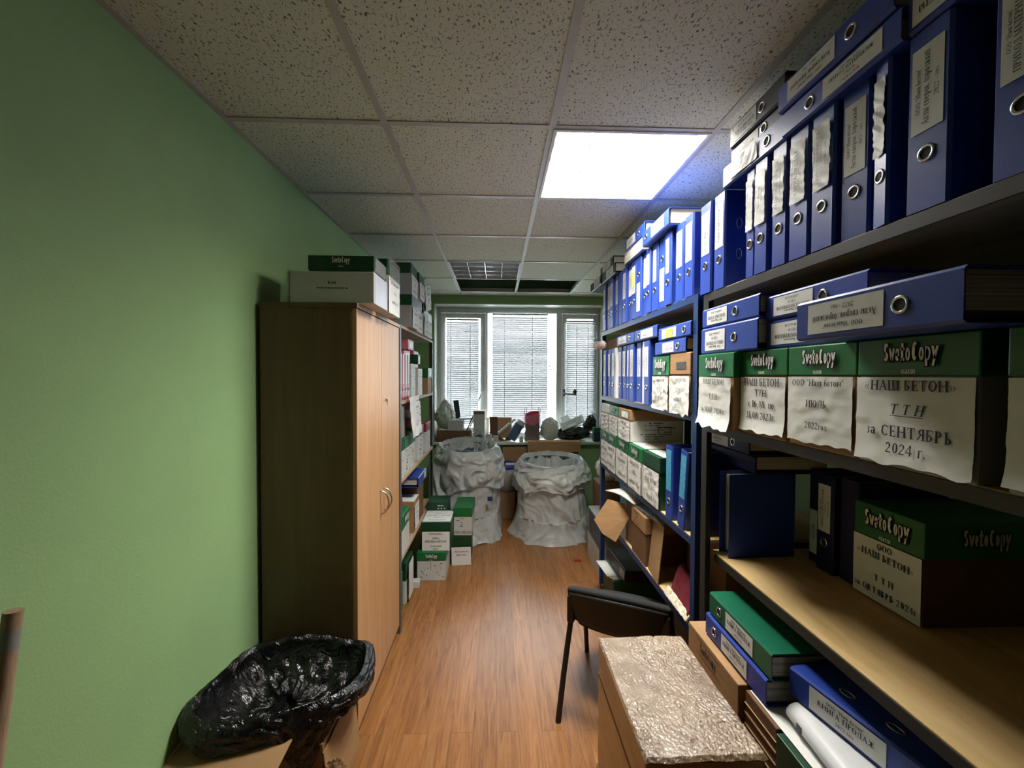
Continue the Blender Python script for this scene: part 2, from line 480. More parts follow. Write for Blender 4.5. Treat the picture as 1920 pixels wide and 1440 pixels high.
# ------------------------------------------------------------------ lettering: a small stroke alphabet with serifs
def _b(*bars):
    return [('B',) + b for b in bars]
UP = {
    'А': (.84, [('D', .09, 0, .37, 1, .07), ('D', .36, 1, .70, 0, .17), ('B', .2, .58, .32), ('R', 0, 0, .22, .05), ('R', .56, 0, .86, .05)]),
    'Б': (.68, [('S', .16, 0, 1), ('B', .16, .58, .965), ('R', .55, .74, .6, .99), ('O', .24, .28, .34, .27, -90, 90), ('B', .16, .26, .03), ('B', .16, .26, .53)]),
    'В': (.70, [('S', .16, 0, 1), ('O', .24, .75, .28, .235, -90, 90), ('O', .24, .27, .36, .26, -90, 90), ('B', .16, .26, .03), ('B', .16, .26, .51), ('B', .16, .26, .965)]),
    'Г': (.62, [('S', .16, 0, 1), ('B', .16, .58, .965), ('R', .55, .72, .6, .99)]),
    'Д': (.84, [('D', .14, .03, .3, 1, .07), ('R', .54, .03, .7, .98), ('B', .26, .72, .965), ('R', .02, 0, .82, .06), ('R', .02, -.16, .07, .05), ('R', .77, -.16, .82, .05)]),
    'Е': (.66, [('S', .16, 0, 1), ('B', .16, .58, .965), ('B', .16, .46, .5), ('B', .16, .6, .03), ('R', .55, .76, .6, .99), ('R', .57, 0, .62, .24), ('R', .44, .38, .49, .62)]),
    'Ж': (1.0, [('S', .5, 0, 1), ('D', .12, 1, .46, .5, .09), ('D', .08, 0, .46, .5, .14), ('D', .88, 1, .54, .5, .09), ('D', .92, 0, .54, .5, .14)]),
    'З': (.62, [('O', .26, .74, .26, .25, -90, 140), ('O', .26, .26, .3, .26, -140, 90)]),
    'И': (.88, [('S', .16, 0, 1), ('S', .72, 0, 1), ('D', .2, .08, .68, .92, .07)]),
    'Й': (.88, [('S', .16, 0, 1), ('S', .72, 0, 1), ('D', .2, .08, .68, .92, .07), ('R', .32, 1.08, .56, 1.15)]),
    'К': (.82, [('S', .16, 0, 1), ('D', .24, .48, .6, 1, .08), ('D', .3, .58, .68, 0, .17), ('R', .5, .95, .78, 1), ('R', .54, 0, .84, .05)]),
    'Л': (.80, [('D', .1, .03, .28, .98, .07), ('S', .64, 0, 1), ('B', .24, .64, .965), ('R', 0, 0, .2, .05)]),
    'М': (1.04, [('R', .1, 0, .16, 1), ('R', 0, 0, .26, .05), ('D', .14, 1, .5, .05, .15), ('D', .5, .05, .82, 1, .06), ('S', .88, 0, 1)]),
    'Н': (.88, [('S', .16, 0, 1), ('S', .72, 0, 1), ('B', .16, .72, .5)]),
    'О': (.84, [('O', .42, .5, .38, .51, 0, 360)]),
    'П': (.88, [('S', .16, 0, 1), ('S', .72, 0, 1), ('B', .16, .72, .965)]),
    'Р': (.68, [('S', .16, 0, 1), ('O', .24, .73, .34, .265, -90, 90), ('B', .16, .26, .965), ('B', .16, .26, .49)]),
    'С': (.78, [('O', .42, .5, .39, .51, 42, 318), ('R', .68, .68, .73, .96)]),
    'Т': (.74, [('S', .37, 0, 1), ('B', .04, .7, .965), ('R', .02, .72, .07, .99), ('R', .67, .72, .72, .99)]),
    'У': (.78, [('D', .1, 1, .44, .3, .16), ('D', .16, 0, .66, 1, .07), ('R', 0, .95, .26, 1), ('R', .54, .95, .78, 1)]),
    'Х': (.82, [('D', .12, 1, .62, 0, .17), ('D', .12, 0, .66, 1, .07), ('R', 0, .95, .3, 1), ('R', .5, 0, .8, .05)]),
    'Ч': (.80, [('S', .64, 0, 1), ('O', .4, .78, .3, .36, 180, 270), ('B', .38, .64, .44), ('R', .02, .95, .2, 1)]),
    'Ш': (1.18, [('S', .16, 0, 1), ('S', .59, 0, 1), ('S', 1.02, 0, 1), ('B', .16, 1.02, .03)]),
    'Ы': (.96, [('S', .16, 0, 1), ('O', .24, .28, .3, .27, -90, 90), ('B', .16, .26, .53), ('B', .16, .26, .03), ('S', .82, 0, 1)]),
    'Ь': (.66, [('S', .16, 0, 1), ('O', .24, .28, .34, .27, -90, 90), ('B', .16, .26, .53), ('B', .16, .26, .03)]),
    'Э': (.74, [('O', .34, .5, .36, .51, -140, 140), ('B', .3, .68, .5)]),
    'Ю': (1.12, [('S', .16, 0, 1), ('B', .16, .4, .5), ('O', .72, .5, .34, .51, 0, 360)]),
    'Я': (.76, [('S', .6, 0, 1), ('O', .52, .73, .34, .265, 90, 270), ('B', .5, .6, .965), ('B', .5, .6, .49), ('D', .1, 0, .42, .5, .12)]),
    '0': (.62, [('O', .31, .5, .27, .51, 0, 360)]),
    '1': (.50, [('S', .28, 0, 1), ('D', .08, .8, .26, .98, .06)]),
    '2': (.62, [('O', .29, .72, .25, .28, -35, 170), ('D', .07, .07, .48, .6, .1), ('R', .03, 0, .58, .11)]),
    '3': (.60, [('O', .26, .75, .24, .25, -80, 150), ('O', .26, .27, .28, .27, -150, 80)]),
    '4': (.64, [('D', .04, .3, .42, 1, .07), ('R', .02, .24, .62, .32), ('R', .36, 0, .5, .98)]),
    '5': (.60, [('R', .1, .5, .17, 1), ('R', .1, .88, .54, 1), ('O', .26, .32, .28, .32, -150, 110)]),
    '6': (.62, [('O', .31, .32, .26, .32, 0, 360), ('O', .42, .5, .38, .5, 110, 190)]),
    '7': (.58, [('R', .04, .88, .56, 1), ('D', .18, 0, .5, .9, .11)]),
    '8': (.62, [('O', .31, .75, .22, .25, 0, 360), ('O', .31, .27, .27, .27, 0, 360)]),
    '9': (.62, [('O', .31, .68, .26, .32, 0, 360), ('O', .2, .5, .38, .5, -70, 10)]),
    '.': (.28, [('R', .06, 0, .2, .14)]),
    '-': (.40, [('R', .05, .3, .34, .38)]),
    '"': (.40, [('R', .05, .68, .13, 1), ('R', .22, .68, .3, 1)]),
    '(': (.40, [('O', .46, .42, .36, .62, 130, 230)]),
    ')': (.40, [('O', -.06, .42, .36, .62, -50, 50)]),
    '«': (.62, [('D', .06, .34, .22, .58, .06), ('D', .06, .34, .22, .1, .06), ('D', .3, .34, .46, .58, .06), ('D', .3, .34, .46, .1, .06)]),
    '»': (.62, [('D', .2, .34, .04, .58, .06), ('D', .2, .34, .04, .1, .06), ('D', .44, .34, .28, .58, .06), ('D', .44, .34, .28, .1, .06)]),
    ' ': (.36, []),
    '/': (.4, [('D', .02, -.05, .34, 1.02, .06)]),
}
UP['Ё'] = UP['Е']
LOW = {
    'а': (.60, [('O', .24, .2, .22, .2, 0, 360), ('R', .36, 0, .5, .5), ('O', .27, .48, .22, .2, 0, 160), ('R', .44, 0, .6, .05)]),
    'е': (.56, [('O', .28, .34, .26, .35, 25, 330), ('B', .08, .5, .36)]),
    'о': (.58, [('O', .29, .34, .26, .35, 0, 360)]),
    'с': (.52, [('O', .29, .34, .26, .35, 45, 315)]),
    'р': (.62, [('S', .15, -.3, .68), ('O', .3, .34, .26, .35, -120, 120)]),
    'у': (.58, [('D', .08, .68, .32, .1, .13), ('D', .08, -.28, .5, .68, .06)]),
    'б': (.58, [('O', .29, .3, .26, .31, 0, 360), ('O', .44, .5, .4, .5, 95, 190)]),
}
SANS = {
    'S': (.60, [('O', .3, .74, .2, .26, 20, 270), ('O', .3, .26, .2, .26, -160, 90)]),
    'v': (.52, [('D', .1, .7, .27, 0, .17), ('D', .44, .7, .27, 0, .17)]),
    'e': (.52, [('O', .26, .35, .17, .35, 10, 320), ('R', .1, .28, .42, .42)]),
    't': (.40, [('R', .1, 0, .28, .95), ('R', 0, .56, .38, .72), ('R', .14, 0, .38, .16)]),
    'o': (.54, [('O', .27, .35, .18, .35, 0, 360)]),
    'C': (.62, [('O', .32, .5, .22, .5, 45, 315)]),
    'p': (.54, [('R', .06, -.28, .24, .7), ('O', .27, .35, .18, .35, 0, 360)]),
    'y': (.52, [('D', .1, .7, .29, .05, .17), ('D', .14, -.28, .44, .7, .17)]),
    'L': (.5, [('R', .08, 0, .24, 1), ('R', .08, 0, .48, .16)]),
    'A': (.66, [('D', .12, 0, .33, 1, .15), ('D', .54, 0, .33, 1, .15), ('R', .2, .25, .46, .38)]),
    'I': (.28, [('R', .06, 0, .22, 1)]),
    'D': (.62, [('R', .08, 0, .24, 1), ('O', .22, .5, .3, .5, -90, 90)]),
    'i': (.26, [('R', .05, 0, .21, .7), ('R', .05, .82, .21, 1)]),
    'n': (.54, [('R', .06, 0, .22, .7), ('R', .34, 0, .5, .66), ('R', .2, .54, .44, .7)]),
    'k': (.54, [('R', .06, 0, .22, 1), ('D', .2, .34, .44, .7, .15), ('D', .22, .42, .46, 0, .17)]),
    'a': (.52, [('O', .24, .24, .16, .24, 0, 360), ('R', .34, 0, .48, .5), ('O', .26, .48, .18, .22, 0, 150)]),
    'c': (.5, [('O', .26, .35, .17, .35, 45, 315)]),
    'r': (.4, [('R', .06, 0, .22, .7), ('R', .2, .54, .4, .7)]),
    '-': (.36, [('R', .04, .34, .3, .48)]),
    ' ': (.3, []),
}

def _glyph(prims, T, t, serif, out):
    for p in prims:
        k = p[0]
        if k == 'R':
            out.append([(p[1], p[2]), (p[3], p[2]), (p[3], p[4]), (p[1], p[4])])
        elif k == 'B':
            h = t / 2
            out.append([(p[1], p[3] - h), (p[2], p[3] - h), (p[2], p[3] + h), (p[1], p[3] + h)])
        elif k == 'S':
            x, y0, y1 = p[1], p[2], p[3]
            out.append([(x - T / 2, y0), (x + T / 2, y0), (x + T / 2, y1), (x - T / 2, y1)])
            if serif:
                e = T / 2 + .08
                out.append([(x - e, y0), (x + e, y0), (x + e, y0 + .05), (x - e, y0 + .05)])
                out.append([(x - e, y1 - .05), (x + e, y1 - .05), (x + e, y1), (x - e, y1)])
        elif k == 'D':
            x0, y0, x1, y1, w = p[1:]
            q = [(x0 - w / 2, y0), (x0 + w / 2, y0), (x1 + w / 2, y1), (x1 - w / 2, y1)]
            out.append(q if y1 > y0 else q[::-1])
        elif k == 'O':
            cx, cy, rx, ry, a0, a1 = p[1:]
            n = max(4, int(abs(a1 - a0) / 30))
            for i in range(n):
                qs = []
                for a in (a0 + (a1 - a0) * i / n, a0 + (a1 - a0) * (i + 1) / n):
                    a = math.radians(a)
                    c, s = math.cos(a), math.sin(a)
                    wx, wy = T, t
                    qs.append(((cx + rx * c, cy + ry * s), (cx + (rx - wx * .95) * c, cy + (ry - wy) * s)))
                out.append([qs[0][1], qs[0][0], qs[1][0], qs[1][1]])

def text_polys(string, size, align='C', style='', sx=1.0, bold=1.0, sans=False):
    """polygons of one line of text; baseline at 0, cap height = size"""
    T, t, serif = (.25, .19, False) if sans else (.18 * bold, .075 * bold, True)
    polys, x = [], 0.0
    for ch in string:
        if sans:
            w, pr = SANS.get(ch, SANS[' '])
            sc = 1.0
        elif ch in UP:
            w, pr = UP[ch]
            sc = 1.0
        elif ch in LOW:
            w, pr = LOW[ch]
            sc = 1.0
        else:
            w, pr = UP.get(ch.upper(), UP[' '])
            sc = .68
        g = []
        _glyph(pr, T / sc ** .5, t / sc ** .5, serif, g)
        for q in g:
            polys.append([(x + a * sc, b * sc) for a, b in q])
        x += (w * (.88 if sans else 1) + (.06 if not sans else 0)) * sc
    if 'I' in style:
        polys = [[(a + b * .22, b) for a, b in q] for q in polys]
    if 'U' in style:
        polys.append([(0, -.2), (x, -.2), (x, -.13), (0, -.13)])
    off = {'C': -x / 2, 'L': 0, 'R': -x}[align]
    return [[((a + off) * size * sx, b * size) for a, b in q] for q in polys]

def text_block(lines, width=None):
    """lines: (string, cap height, baseline v, style); squeezed to width"""
    out = []
    for ln in lines:
        s, h, v = ln[:3]
        st = ln[3] if len(ln) > 3 else ''
        ps = text_polys(s, h, 'C', st)
        if width:
            w = max((abs(a) for q in ps for a, _ in q), default=0) * 2
            if w > width:
                k = width / w
                ps = [[(a * k, b) for a, b in q] for q in ps]
        out += [[(a, b + v) for a, b in q] for q in ps]
    return out
def polys_mb(polys, fn, mi=0, mb=None):
    mb = mb or MB()
    for q in polys:
        mb.add([fn(a, b) for a, b in q], [tuple(range(len(q)))], mi)
    return mb

# ------------------------------------------------------------------ lever-arch binders
BH, BD = 0.318, 0.285
_cache = {}
def cached(key, make):
    if key not in _cache:
        _cache[key] = make()
    return _cache[key]
def cover_mesh(w, col, H, D):
    def mk():
        t, c, h = .0025, .005, w / 2
        poly = [(0, h - c), (0, -h + c), (c, -h), (D, -h), (D, -h + t), (c + t, -h + t), (t, -h + c + t), (t, h - c - t), (c + t, h - t), (D, h - t), (D, h), (c, h)]
        return MB().prism(poly, 0, H).data('cover', M[col])
    return cached(('cover', w, col, H, D), mk)
def pages_mesh(w, H, D, fill):
    def mk():
        h = w / 2 - .004
        mb = MB()
        mb.box(.012, D - .022, -h, -h + 2 * h * fill, .010, H - .012)
        return mb.data('page_block', M['pages'])
    return cached(('pages', w, H, D, fill), mk)
def ring_mesh(zc, r):
    def mk():
        mb = MB()
        seg = 18
        prof = [(r + .003 * math.cos(a), .003 * math.sin(a) * .7) for a in [2 * PI * k / 6 for k in range(6)]]
        vs, fs = [], []
        for i in range(seg):
            a = 2 * PI * i / seg
            for rr, dx in prof:
                vs.append((-dx - .0006, rr * math.cos(a), zc + rr * math.sin(a)))
        for i in range(seg):
            for k in range(6):
                i2, k2 = (i + 1) % seg, (k + 1) % 6
                fs.append((i * 6 + k, i2 * 6 + k, i2 * 6 + k2, i * 6 + k2))
        mb.add(vs, fs, 0, True)
        mb.add([(-.0005, r * math.cos(2 * PI * i / seg), zc + r * math.sin(2 * PI * i / seg)) for i in range(seg)], [tuple(reversed(range(seg)))], 1)
        return mb.data('finger_ring', [M['chrome'], M['hole']])
    return cached(('ring', zc, r), mk)
def wrink(u, v, seed, amp):
    if not amp:
        return 0.0
    p = Vector((u * 22 + seed * 7.1, v * 75 + u * 55, seed))
    return .55 * amp * (noise.noise(p) + 0.35 * noise.noise(p * 2.1))
def label_mesh(lw, z0, z1, col, wr, seed):
    def mk():
        nu, nv = (10, 40) if wr else (2, 2)
        mb = MB()
        mb.grid(lambda u, v: (-.0012 - .0032 * bool(wr) + wrink(u * lw, v * (z1 - z0), seed, wr), (.5 - u) * lw, z0 + v * (z1 - z0)), nu, nv)
        return mb.data('label_sheet', M[col])
    return cached(('label', lw, z0, z1, col, wr, seed), mk)
BTXT = [
    ['ООО "Наш бетон"', 'ПРИХОД МАТЕРИАЛОВ', 'СЧЕТ 10', 'с 01.08 по 31.08'],
    ['ООО "Наш бетон"', 'КНИГА ПРОДАЖ', '2022 год'],
    ['Счета-фактуры', 'полученные', '2023 год'],
    ['ООО "Наш бетон"', 'АВАНСОВЫЕ ОТЧЕТЫ', 'с 01.04 по 30.06'],
    ['ООО "Наш бетон"', 'Акты сверок (продажи)', '2022 - год'],
]
def btext_mesh(var, lw, z0, z1, wr, ink):
    def mk():
        ls = BTXT[var] if isinstance(var, int) else var
        n = len(ls)
        L = (z1 - z0) * .86
        step = lw * .86 / n
        hs = min(step * .62, .012)
        lines = []
        for i, s in enumerate(ls):
            k = 1.25 if i == 1 else .85
            lines.append((s, hs * k, lw * .43 - step * (i + .75)))
        polys = text_block(lines, L)
        zc = (z0 + z1) / 2
        dx = .0018 + (.0058 if wr else 0)
        return polys_mb(polys, lambda a, b: (-dx, b, zc + a)).data('lettering', M[ink])
    return cached(('btext', str(var), lw, z0, z1, wr, ink), mk)

def binder(label, loc, w=.07, col='blue', rot=(0, 0, 0), z=(.115, .265), lw=None, var=0, lab='label', wr=0.0, hole=.062, pages=.8, group=None, ink='ink', H=BH, D=BD, slots=False, text=True, name='ring_binder', cat='binder'):
    t = thing(name, label, cat, loc, rot, group)
    link('cover', cover_mesh(w, col, H, D), t)
    if pages:
        link('page_block', pages_mesh(w, H, D, pages), t)
    if hole:
        link('finger_ring', ring_mesh(hole, min(.0125, w * .27)), t)
    if lab:
        lw = lw or w * .72
        seed = (int(loc[1] * 100) % 5) if wr else 0
        ls = link('label_sheet', label_mesh(round(lw, 4), z[0], z[1], lab, wr, seed), t)
        if text:
            link('lettering', btext_mesh(var, round(lw, 4), z[0], z[1], bool(wr), ink), ls)
    if slots:
        for zc in (.10, .20):
            def mk():
                mb = MB()
                for s in (1, -1):
                    mb.tube([(.048 + .009 * math.cos(a) * 1, s * (w / 2 + .0005), .017 * math.sin(a)) for a in [PI * k / 6 for k in range(13)]], .0016, 6)
                return mb.data('cover_eyelet', M['chrome'])
            link('cover_eyelet', cached(('slot', w), mk), t, (0, 0, zc + .01))
    return t
UPX = (-PI / 2, 0, 0)      # lying on its side, lower end towards the camera
DNX = (PI / 2, 0, 0)       # lying on its side, lower end towards the window

# ------------------------------------------------------------------ cartons
def crump(u, v, seed, amp):
    p = Vector((u * 4 + v * 3 + seed * 3.3, v * 5 - u * 2, seed * 1.7))
    return amp * (noise.noise(p) + .6 * abs(noise.noise(p * 2.3)))
def sheet_fn(w, h, z0, seed, amp, curl=0.0, off=.003, tilt=0.0):
    def fn(a, b, d=0.0):                      # a across (viewer's right), b up from the sheet's lower edge
        u, v = a / w, b / h
        x = -off - abs(crump(u, v, seed, amp)) - d
        x -= curl * max(0.0, .35 - v) ** 2 * 3.2
        y, z = -a, z0 + b
        if tilt:
            y, z = -a * math.cos(tilt) + (b - h / 2) * math.sin(tilt), z0 + h / 2 + (b - h / 2) * math.cos(tilt) + a * math.sin(tilt)
        return (x, y, z)
    return fn
def add_sheet(t, w, h, z0, lines, seed=1, amp=.0015, curl=0.0, mat='paper', tilt=0.0, off=.003, ink='ink', loc=(0, 0, 0), rot=(0, 0, 0), name='paper_label', wavy=0.0):
    fn = sheet_fn(w, h, z0, seed, amp, curl, off, tilt)
    mb = MB()
    def f(u, v):
        b = v * h
        if wavy and v < .3:
            b += wavy * (1 - v / .3) * noise.noise(Vector((u * 5, seed, 0)))
        return fn((u - .5) * w, b)
    mb.grid(f, 24, 28)
    s = part(name, mb, M[mat], t, loc=loc, rot=rot)
    if lines:
        polys = text_block([(x[0], x[1] * h, x[2] * h) + tuple(x[3:]) for x in lines], w * .94)
        part('lettering', polys_mb(polys, lambda a, b: fn(a, b, .0012 + amp * .45)), M[ink], s)
    return s
def logo(parent, size, v, x=-.004, u=0.0, sub=True, front=True, D=0.0):
    """the wordmark on the lid: white letters with a dark edge"""
    ps = text_polys('SvetoCopy', size * 1.15, 'C', '', .68, sans=True)
    mb = MB()
    e = size * .07
    for dx, dy in ((e, 0), (-e, 0), (0, e), (0, -e), (e, -e), (-e, -e)):
        polys_mb([[(a + dx, b + dy) for a, b in q] for q in ps], lambda a, b: (x, -a - u, v + b), 1, mb)
    polys_mb(ps, lambda a, b: (x - .0006, -a - u, v + b), 0, mb)
    if sub:
        polys_mb(text_polys('CLASSIC', size * .26, 'C', '', 1.0, sans=True), lambda a, b: (x, -a - u, v - size * .75 + b), 0, mb)
    return part('wordmark', mb, [M['ink_white'], M['ink']], parent)
def carton(label, loc, w=.215, d=.305, h=.24, lid=.07, lidcol='green_card', body='kraft', rotz=0.0, mark=True, rot=None, group=None, name='archive_box', cat='box', top=None, marksize=None, sidemark=False):
    """box with a lift-off lid; front face at local x = 0 looking along -x"""
    t = thing(name, label, cat, loc, rot or (0, 0, rotz), group)
    mb = MB()
    e = .003
    mb.box(e, d - e, -w / 2 + e, w / 2 - e, 0, h - (.004 if lid else 0))
    part('body', mb, M[body], t, .003)
    if lid:
        l = part('lid', MB().box(0, d, -w / 2, w / 2, h - lid, h), M[lidcol], t, .003)
        if mark:
            logo(l, marksize or lid * .42, h - lid * .62)
        if sidemark:
            m2 = logo(l, lid * .4, h - lid * .62, sub=False)
            m2.rotation_euler = (0, 0, PI / 2)
            m2.location = (d / 2, -w / 2, 0)
    return t
def scribble(parent, name, x, u0, u1, v0, v1, n, seed, mat='ink_grey', axis='x'):
    """small print: lines of dashes and a few marks"""
    r = random.Random(seed)
    mb = MB()
    for i in range(n):
        a = r.uniform(u0, u1 * .7 + u0 * .3)
        b = v0 + (v1 - v0) * (i + .5) / n
        ww = r.uniform(.15, .5) * (u1 - u0)
        hh = (v1 - v0) / n * r.uniform(.25, .5)
        k = max(2, int(ww / .012))
        for j in range(k):
            if r.random() < .25:
                continue
            p0, p1 = a + ww * j / k, a + ww * (j + .8) / k
            if axis == 'x':
                mb.add([(x, -p0, b), (x, -p1, b), (x, -p1, b + hh), (x, -p0, b + hh)], [(0, 1, 2, 3)])
            else:
                mb.add([(p0, x, b), (p1, x, b), (p1, x, b + hh), (p0, x, b + hh)], [(0, 1, 2, 3)])
    return part(name, mb, M[mat], parent)

# ------------------------------------------------------------------ the room
XL, XR, YB, YF, ZC = -0.966, 1.42, 4.75, -0.32, 2.423
struct('floor', MB().box(XL - .1, XR + .1, YF - .1, YB + .3, -.05, 0), M['floor'])
struct('wall_left', MB().box(XL - .1, XL, YF - .1, YB + .3, 0, 2.75), M['wall'])
struct('wall_right', MB().box(XR, XR + .1, YF - .1, YB + .3, 0, 2.75), M['wall'])
struct('wall_rear_unseen', MB().box(XL, XR, YF - .1, YF, 0, 2.75), pm('dark_bounce_damper', S(46, 40, 34), .6))  # unseen wall added close behind the camera, dark to cut bounced light
WX0, WX1, WZ0, WZ1 = -.723, 1.235, .775, 2.338
mb = MB()
mb.box(XL, WX0, YB, YB + .3, 0, 2.75).box(WX1, XR, YB, YB + .3, 0, 2.75)
mb.box(WX0, WX1, YB, YB + .3, 0, WZ0 - .03).box(WX0, WX1, YB, YB + .3, WZ1, 2.75)
struct('wall_back', mb, M['wall'])
mb = MB()
mb.box(WX0, WX0 + .012, YB - .002, YB + .24, WZ0, WZ1).box(WX1 - .012, WX1, YB - .002, YB + .24, WZ0, WZ1).box(WX0 + .012, WX1 - .012, YB - .002, YB + .24, WZ1 - .012, WZ1)
struct('trim_1', mb, M['reveal'])
struct('trim_2', MB().box(WX0 - .06, WX1 + .06, YB - .11, YB + .24, WZ0 - .03, WZ0), M['sillp'], bevel=.006)
struct('baseboard_left', MB().box(XL, XL + .014, YF, YB, 0, .055), M['beech'])

GX = [XL, -.405, .195, .795, 1.395, XR]
GY = [YF] + [1.517 + .6 * j for j in range(-3, 6)] + [YB]
OPEN = {(2, 4), (1, 7), (1, 8), (2, 8)}
mb = MB()
for i in range(len(GX) - 1):
    for j in range(len(GY) - 1):
        if (i, j) in OPEN:
            continue
        mb.box(GX[i], GX[i + 1], GY[j], GY[j + 1], ZC + .004, ZC + .020)
struct('ceiling', mb, M['ceiling'])
struct('ceiling_slab', MB().box(XL - .1, XR + .1, YF - .1, YB + .3, 2.75, 2.80), M['void'])
mb = MB()
for x in GX[1:-1]:
    mb.box(x - .012, x + .012, YF, YB, ZC, ZC + .004)
    mb.box(x - .0015, x + .0015, YF, YB, ZC + .004, ZC + .04)
for y in GY[1:-1]:
    for i in range(len(GX) - 1):
        a, b = GX[i] + (.012 if i else 0), GX[i + 1] - (.012 if i < len(GX) - 2 else 0)
        mb.box(a, b, y - .012, y + .012, ZC, ZC + .004)
        mb.box(a, b, y - .0015, y + .0015, ZC + .004, ZC + .04)
mb.box(XL, XL + .02, YF, YB, ZC - .001, ZC + .003).box(XL + .02, XR, YB - .02, YB, ZC - .001, ZC + .003)
struct('ceiling_trim', mb, M['tbar'])

# window: three lights, the middle one fixed
win = struct('window_1', MB().box(WX0 + .012, WX1 - .012, 4.975, 5.045, 2.262, WZ1 - .012).box(WX0 + .012, WX1 - .012, 4.975, 5.045, WZ0, .84).box(WX0 + .012, -.672, 4.975, 5.045, .84, 2.262).box(-.145, -.115, 4.975, 5.045, .84, 2.262).box(.705, .77, 4.975, 5.045, .84, 2.262).box(1.20, WX1 - .012, 4.975, 5.045, .84, 2.262), M['pvc'])
for a, b in ((-.672, -.145), (.77, 1.20)):
    f = MB()
    f.box(a, a + .058, 4.955, 5.02, .845, 2.258).box(b - .058, b, 4.955, 5.02, .845, 2.258).box(a + .058, b - .058, 4.955, 5.02, .845, .905).box(a + .058, b - .058, 4.955, 5.02, 2.198, 2.258)
    s = part('window_sash', f, M['pvc'], win, .004)
    part('window_glass', MB().box(a + .058, b - .058, 5.0, 5.004, .905, 2.198), M['glass'], s)
    hx = (b - .029) if a < 0 else (a + .029)
    h = MB().box(hx - .013, hx + .013, 4.945, 4.957, 1.28, 1.36)
    if a < 0:
        h.tube([(hx, 4.95, 1.33), (hx, 4.915, 1.33), (hx - .02, 4.91, 1.30), (hx - .045, 4.91, 1.22)], .009, 8)
    else:
        h.tube([(hx, 4.95, 1.31), (hx, 4.915, 1.31), (hx + .03, 4.91, 1.305), (hx + .12, 4.91, 1.30)], .009, 8)
    part('window_handle', h, M['grey_plastic'] if a > 0 else M['pvc'], s)
part('window_glass', MB().box(-.115, .705, 5.0, 5.004, .84, 2.262), M['glass'], win)

def blind(x0, x1, z0, z1, y, label, lift=0.0, cords=(.22, .72), ang=73):
    t = thing('venetian_blind', label, 'blind', ((x0 + x1) / 2, y, z0), group=None)
    h = (x1 - x0) / 2
    part('headrail', MB().box(-h, h, -.012, .014, z1 - z0, z1 - z0 + .022), M['pvc'], t, .002)
    mb = MB()
    n = int((z1 - z0) / .0235)
    a = math.radians(ang)
    r = random.Random(int(x0 * 100))
    for i in range(n):
        zc = .012 + i * .0235
        aa = a + r.uniform(-.075, .05)
        if r.random() < .05:
            aa -= .05
        c, s = math.cos(aa) * .0125, math.sin(aa) * .0125
        sag = lift * (1 - i / n)
        mb.add([(-h, c, zc + s), (h, c, zc + s + sag), (h, 0, zc + .0022 + sag), (-h, 0, zc + .0022), (h, -c, zc - s + sag), (-h, -c, zc - s)], [(0, 1, 2, 3), (3, 2, 4, 5)], 0, True)
    part('slat_panel', mb, M['slat'], t)
    for q in cords:
        x = -h + 2 * h * q
        part('ladder_cord', MB().box(x - .0035, x + .0035, -.0155, -.0135, 0, z1 - z0), M['pvc'], t)
    part('bottom_rail', MB().box(-h, h, -.010, .010, -.008, .004), M['pvc'], t)
    return t
blind(-.60, -.222, .93, 2.165, 4.94, 'venetian blind over the narrow opening sash on the wardrobe side of the window', .02, (.14, .74))
blind(-.062, .598, .90, 2.235, 4.955, 'wide venetian blind hanging in front of the big middle pane')
blind(.822, 1.182, .93, 2.155, 4.94, 'venetian blind over the narrow sash beside the blue rack', 0, (.33, .70))
# small paper ornament on the narrow blind, dried leaves stuck on the pane
t = MB()
t.add([(x * .9, 0, z * .9) for x, z in ((0, .05), (.012, .03), (.03, .012), (.018, -.02), (.008, -.045), (-.01, -.042), (-.022, -.015), (-.028, .014), (-.01, .03))], [tuple(range(9))])
o = single('hanging_ornament', t, pm('olive_ornament', S(104, 104, 50), .7), 'small olive leaf ornament hanging on the slats of the blind beside the blue rack', 'ornament', loc=(W(1079, 735, 4.91)[0], 4.915, W(1079, 735, 4.91)[2]))
solidify(o, .003)
YL = pm('yellow_leaf_sticker', S(206, 200, 80), .6, var=.2)
for (px, py, s, lab) in ((1031, 686, 1.0, 'yellow leaf sticker on the bright strip of window glass, upper of two'), (1034, 692, .8, 'yellow leaf sticker on the bright strip of window glass, lower of two')):
    p = W(px, py, 4.998)
    q = [(math.cos(a) * (.022 if k % 2 else .011) * s, 0, math.sin(a) * (.022 if k % 2 else .011) * s) for k, a in enumerate([2 * PI * k / 10 for k in range(10)])]
    o = single('leaf_sticker', MB().add(q, [tuple(range(10))]), YL, lab, 'sticker', loc=(p[0], 4.9985, p[2]))

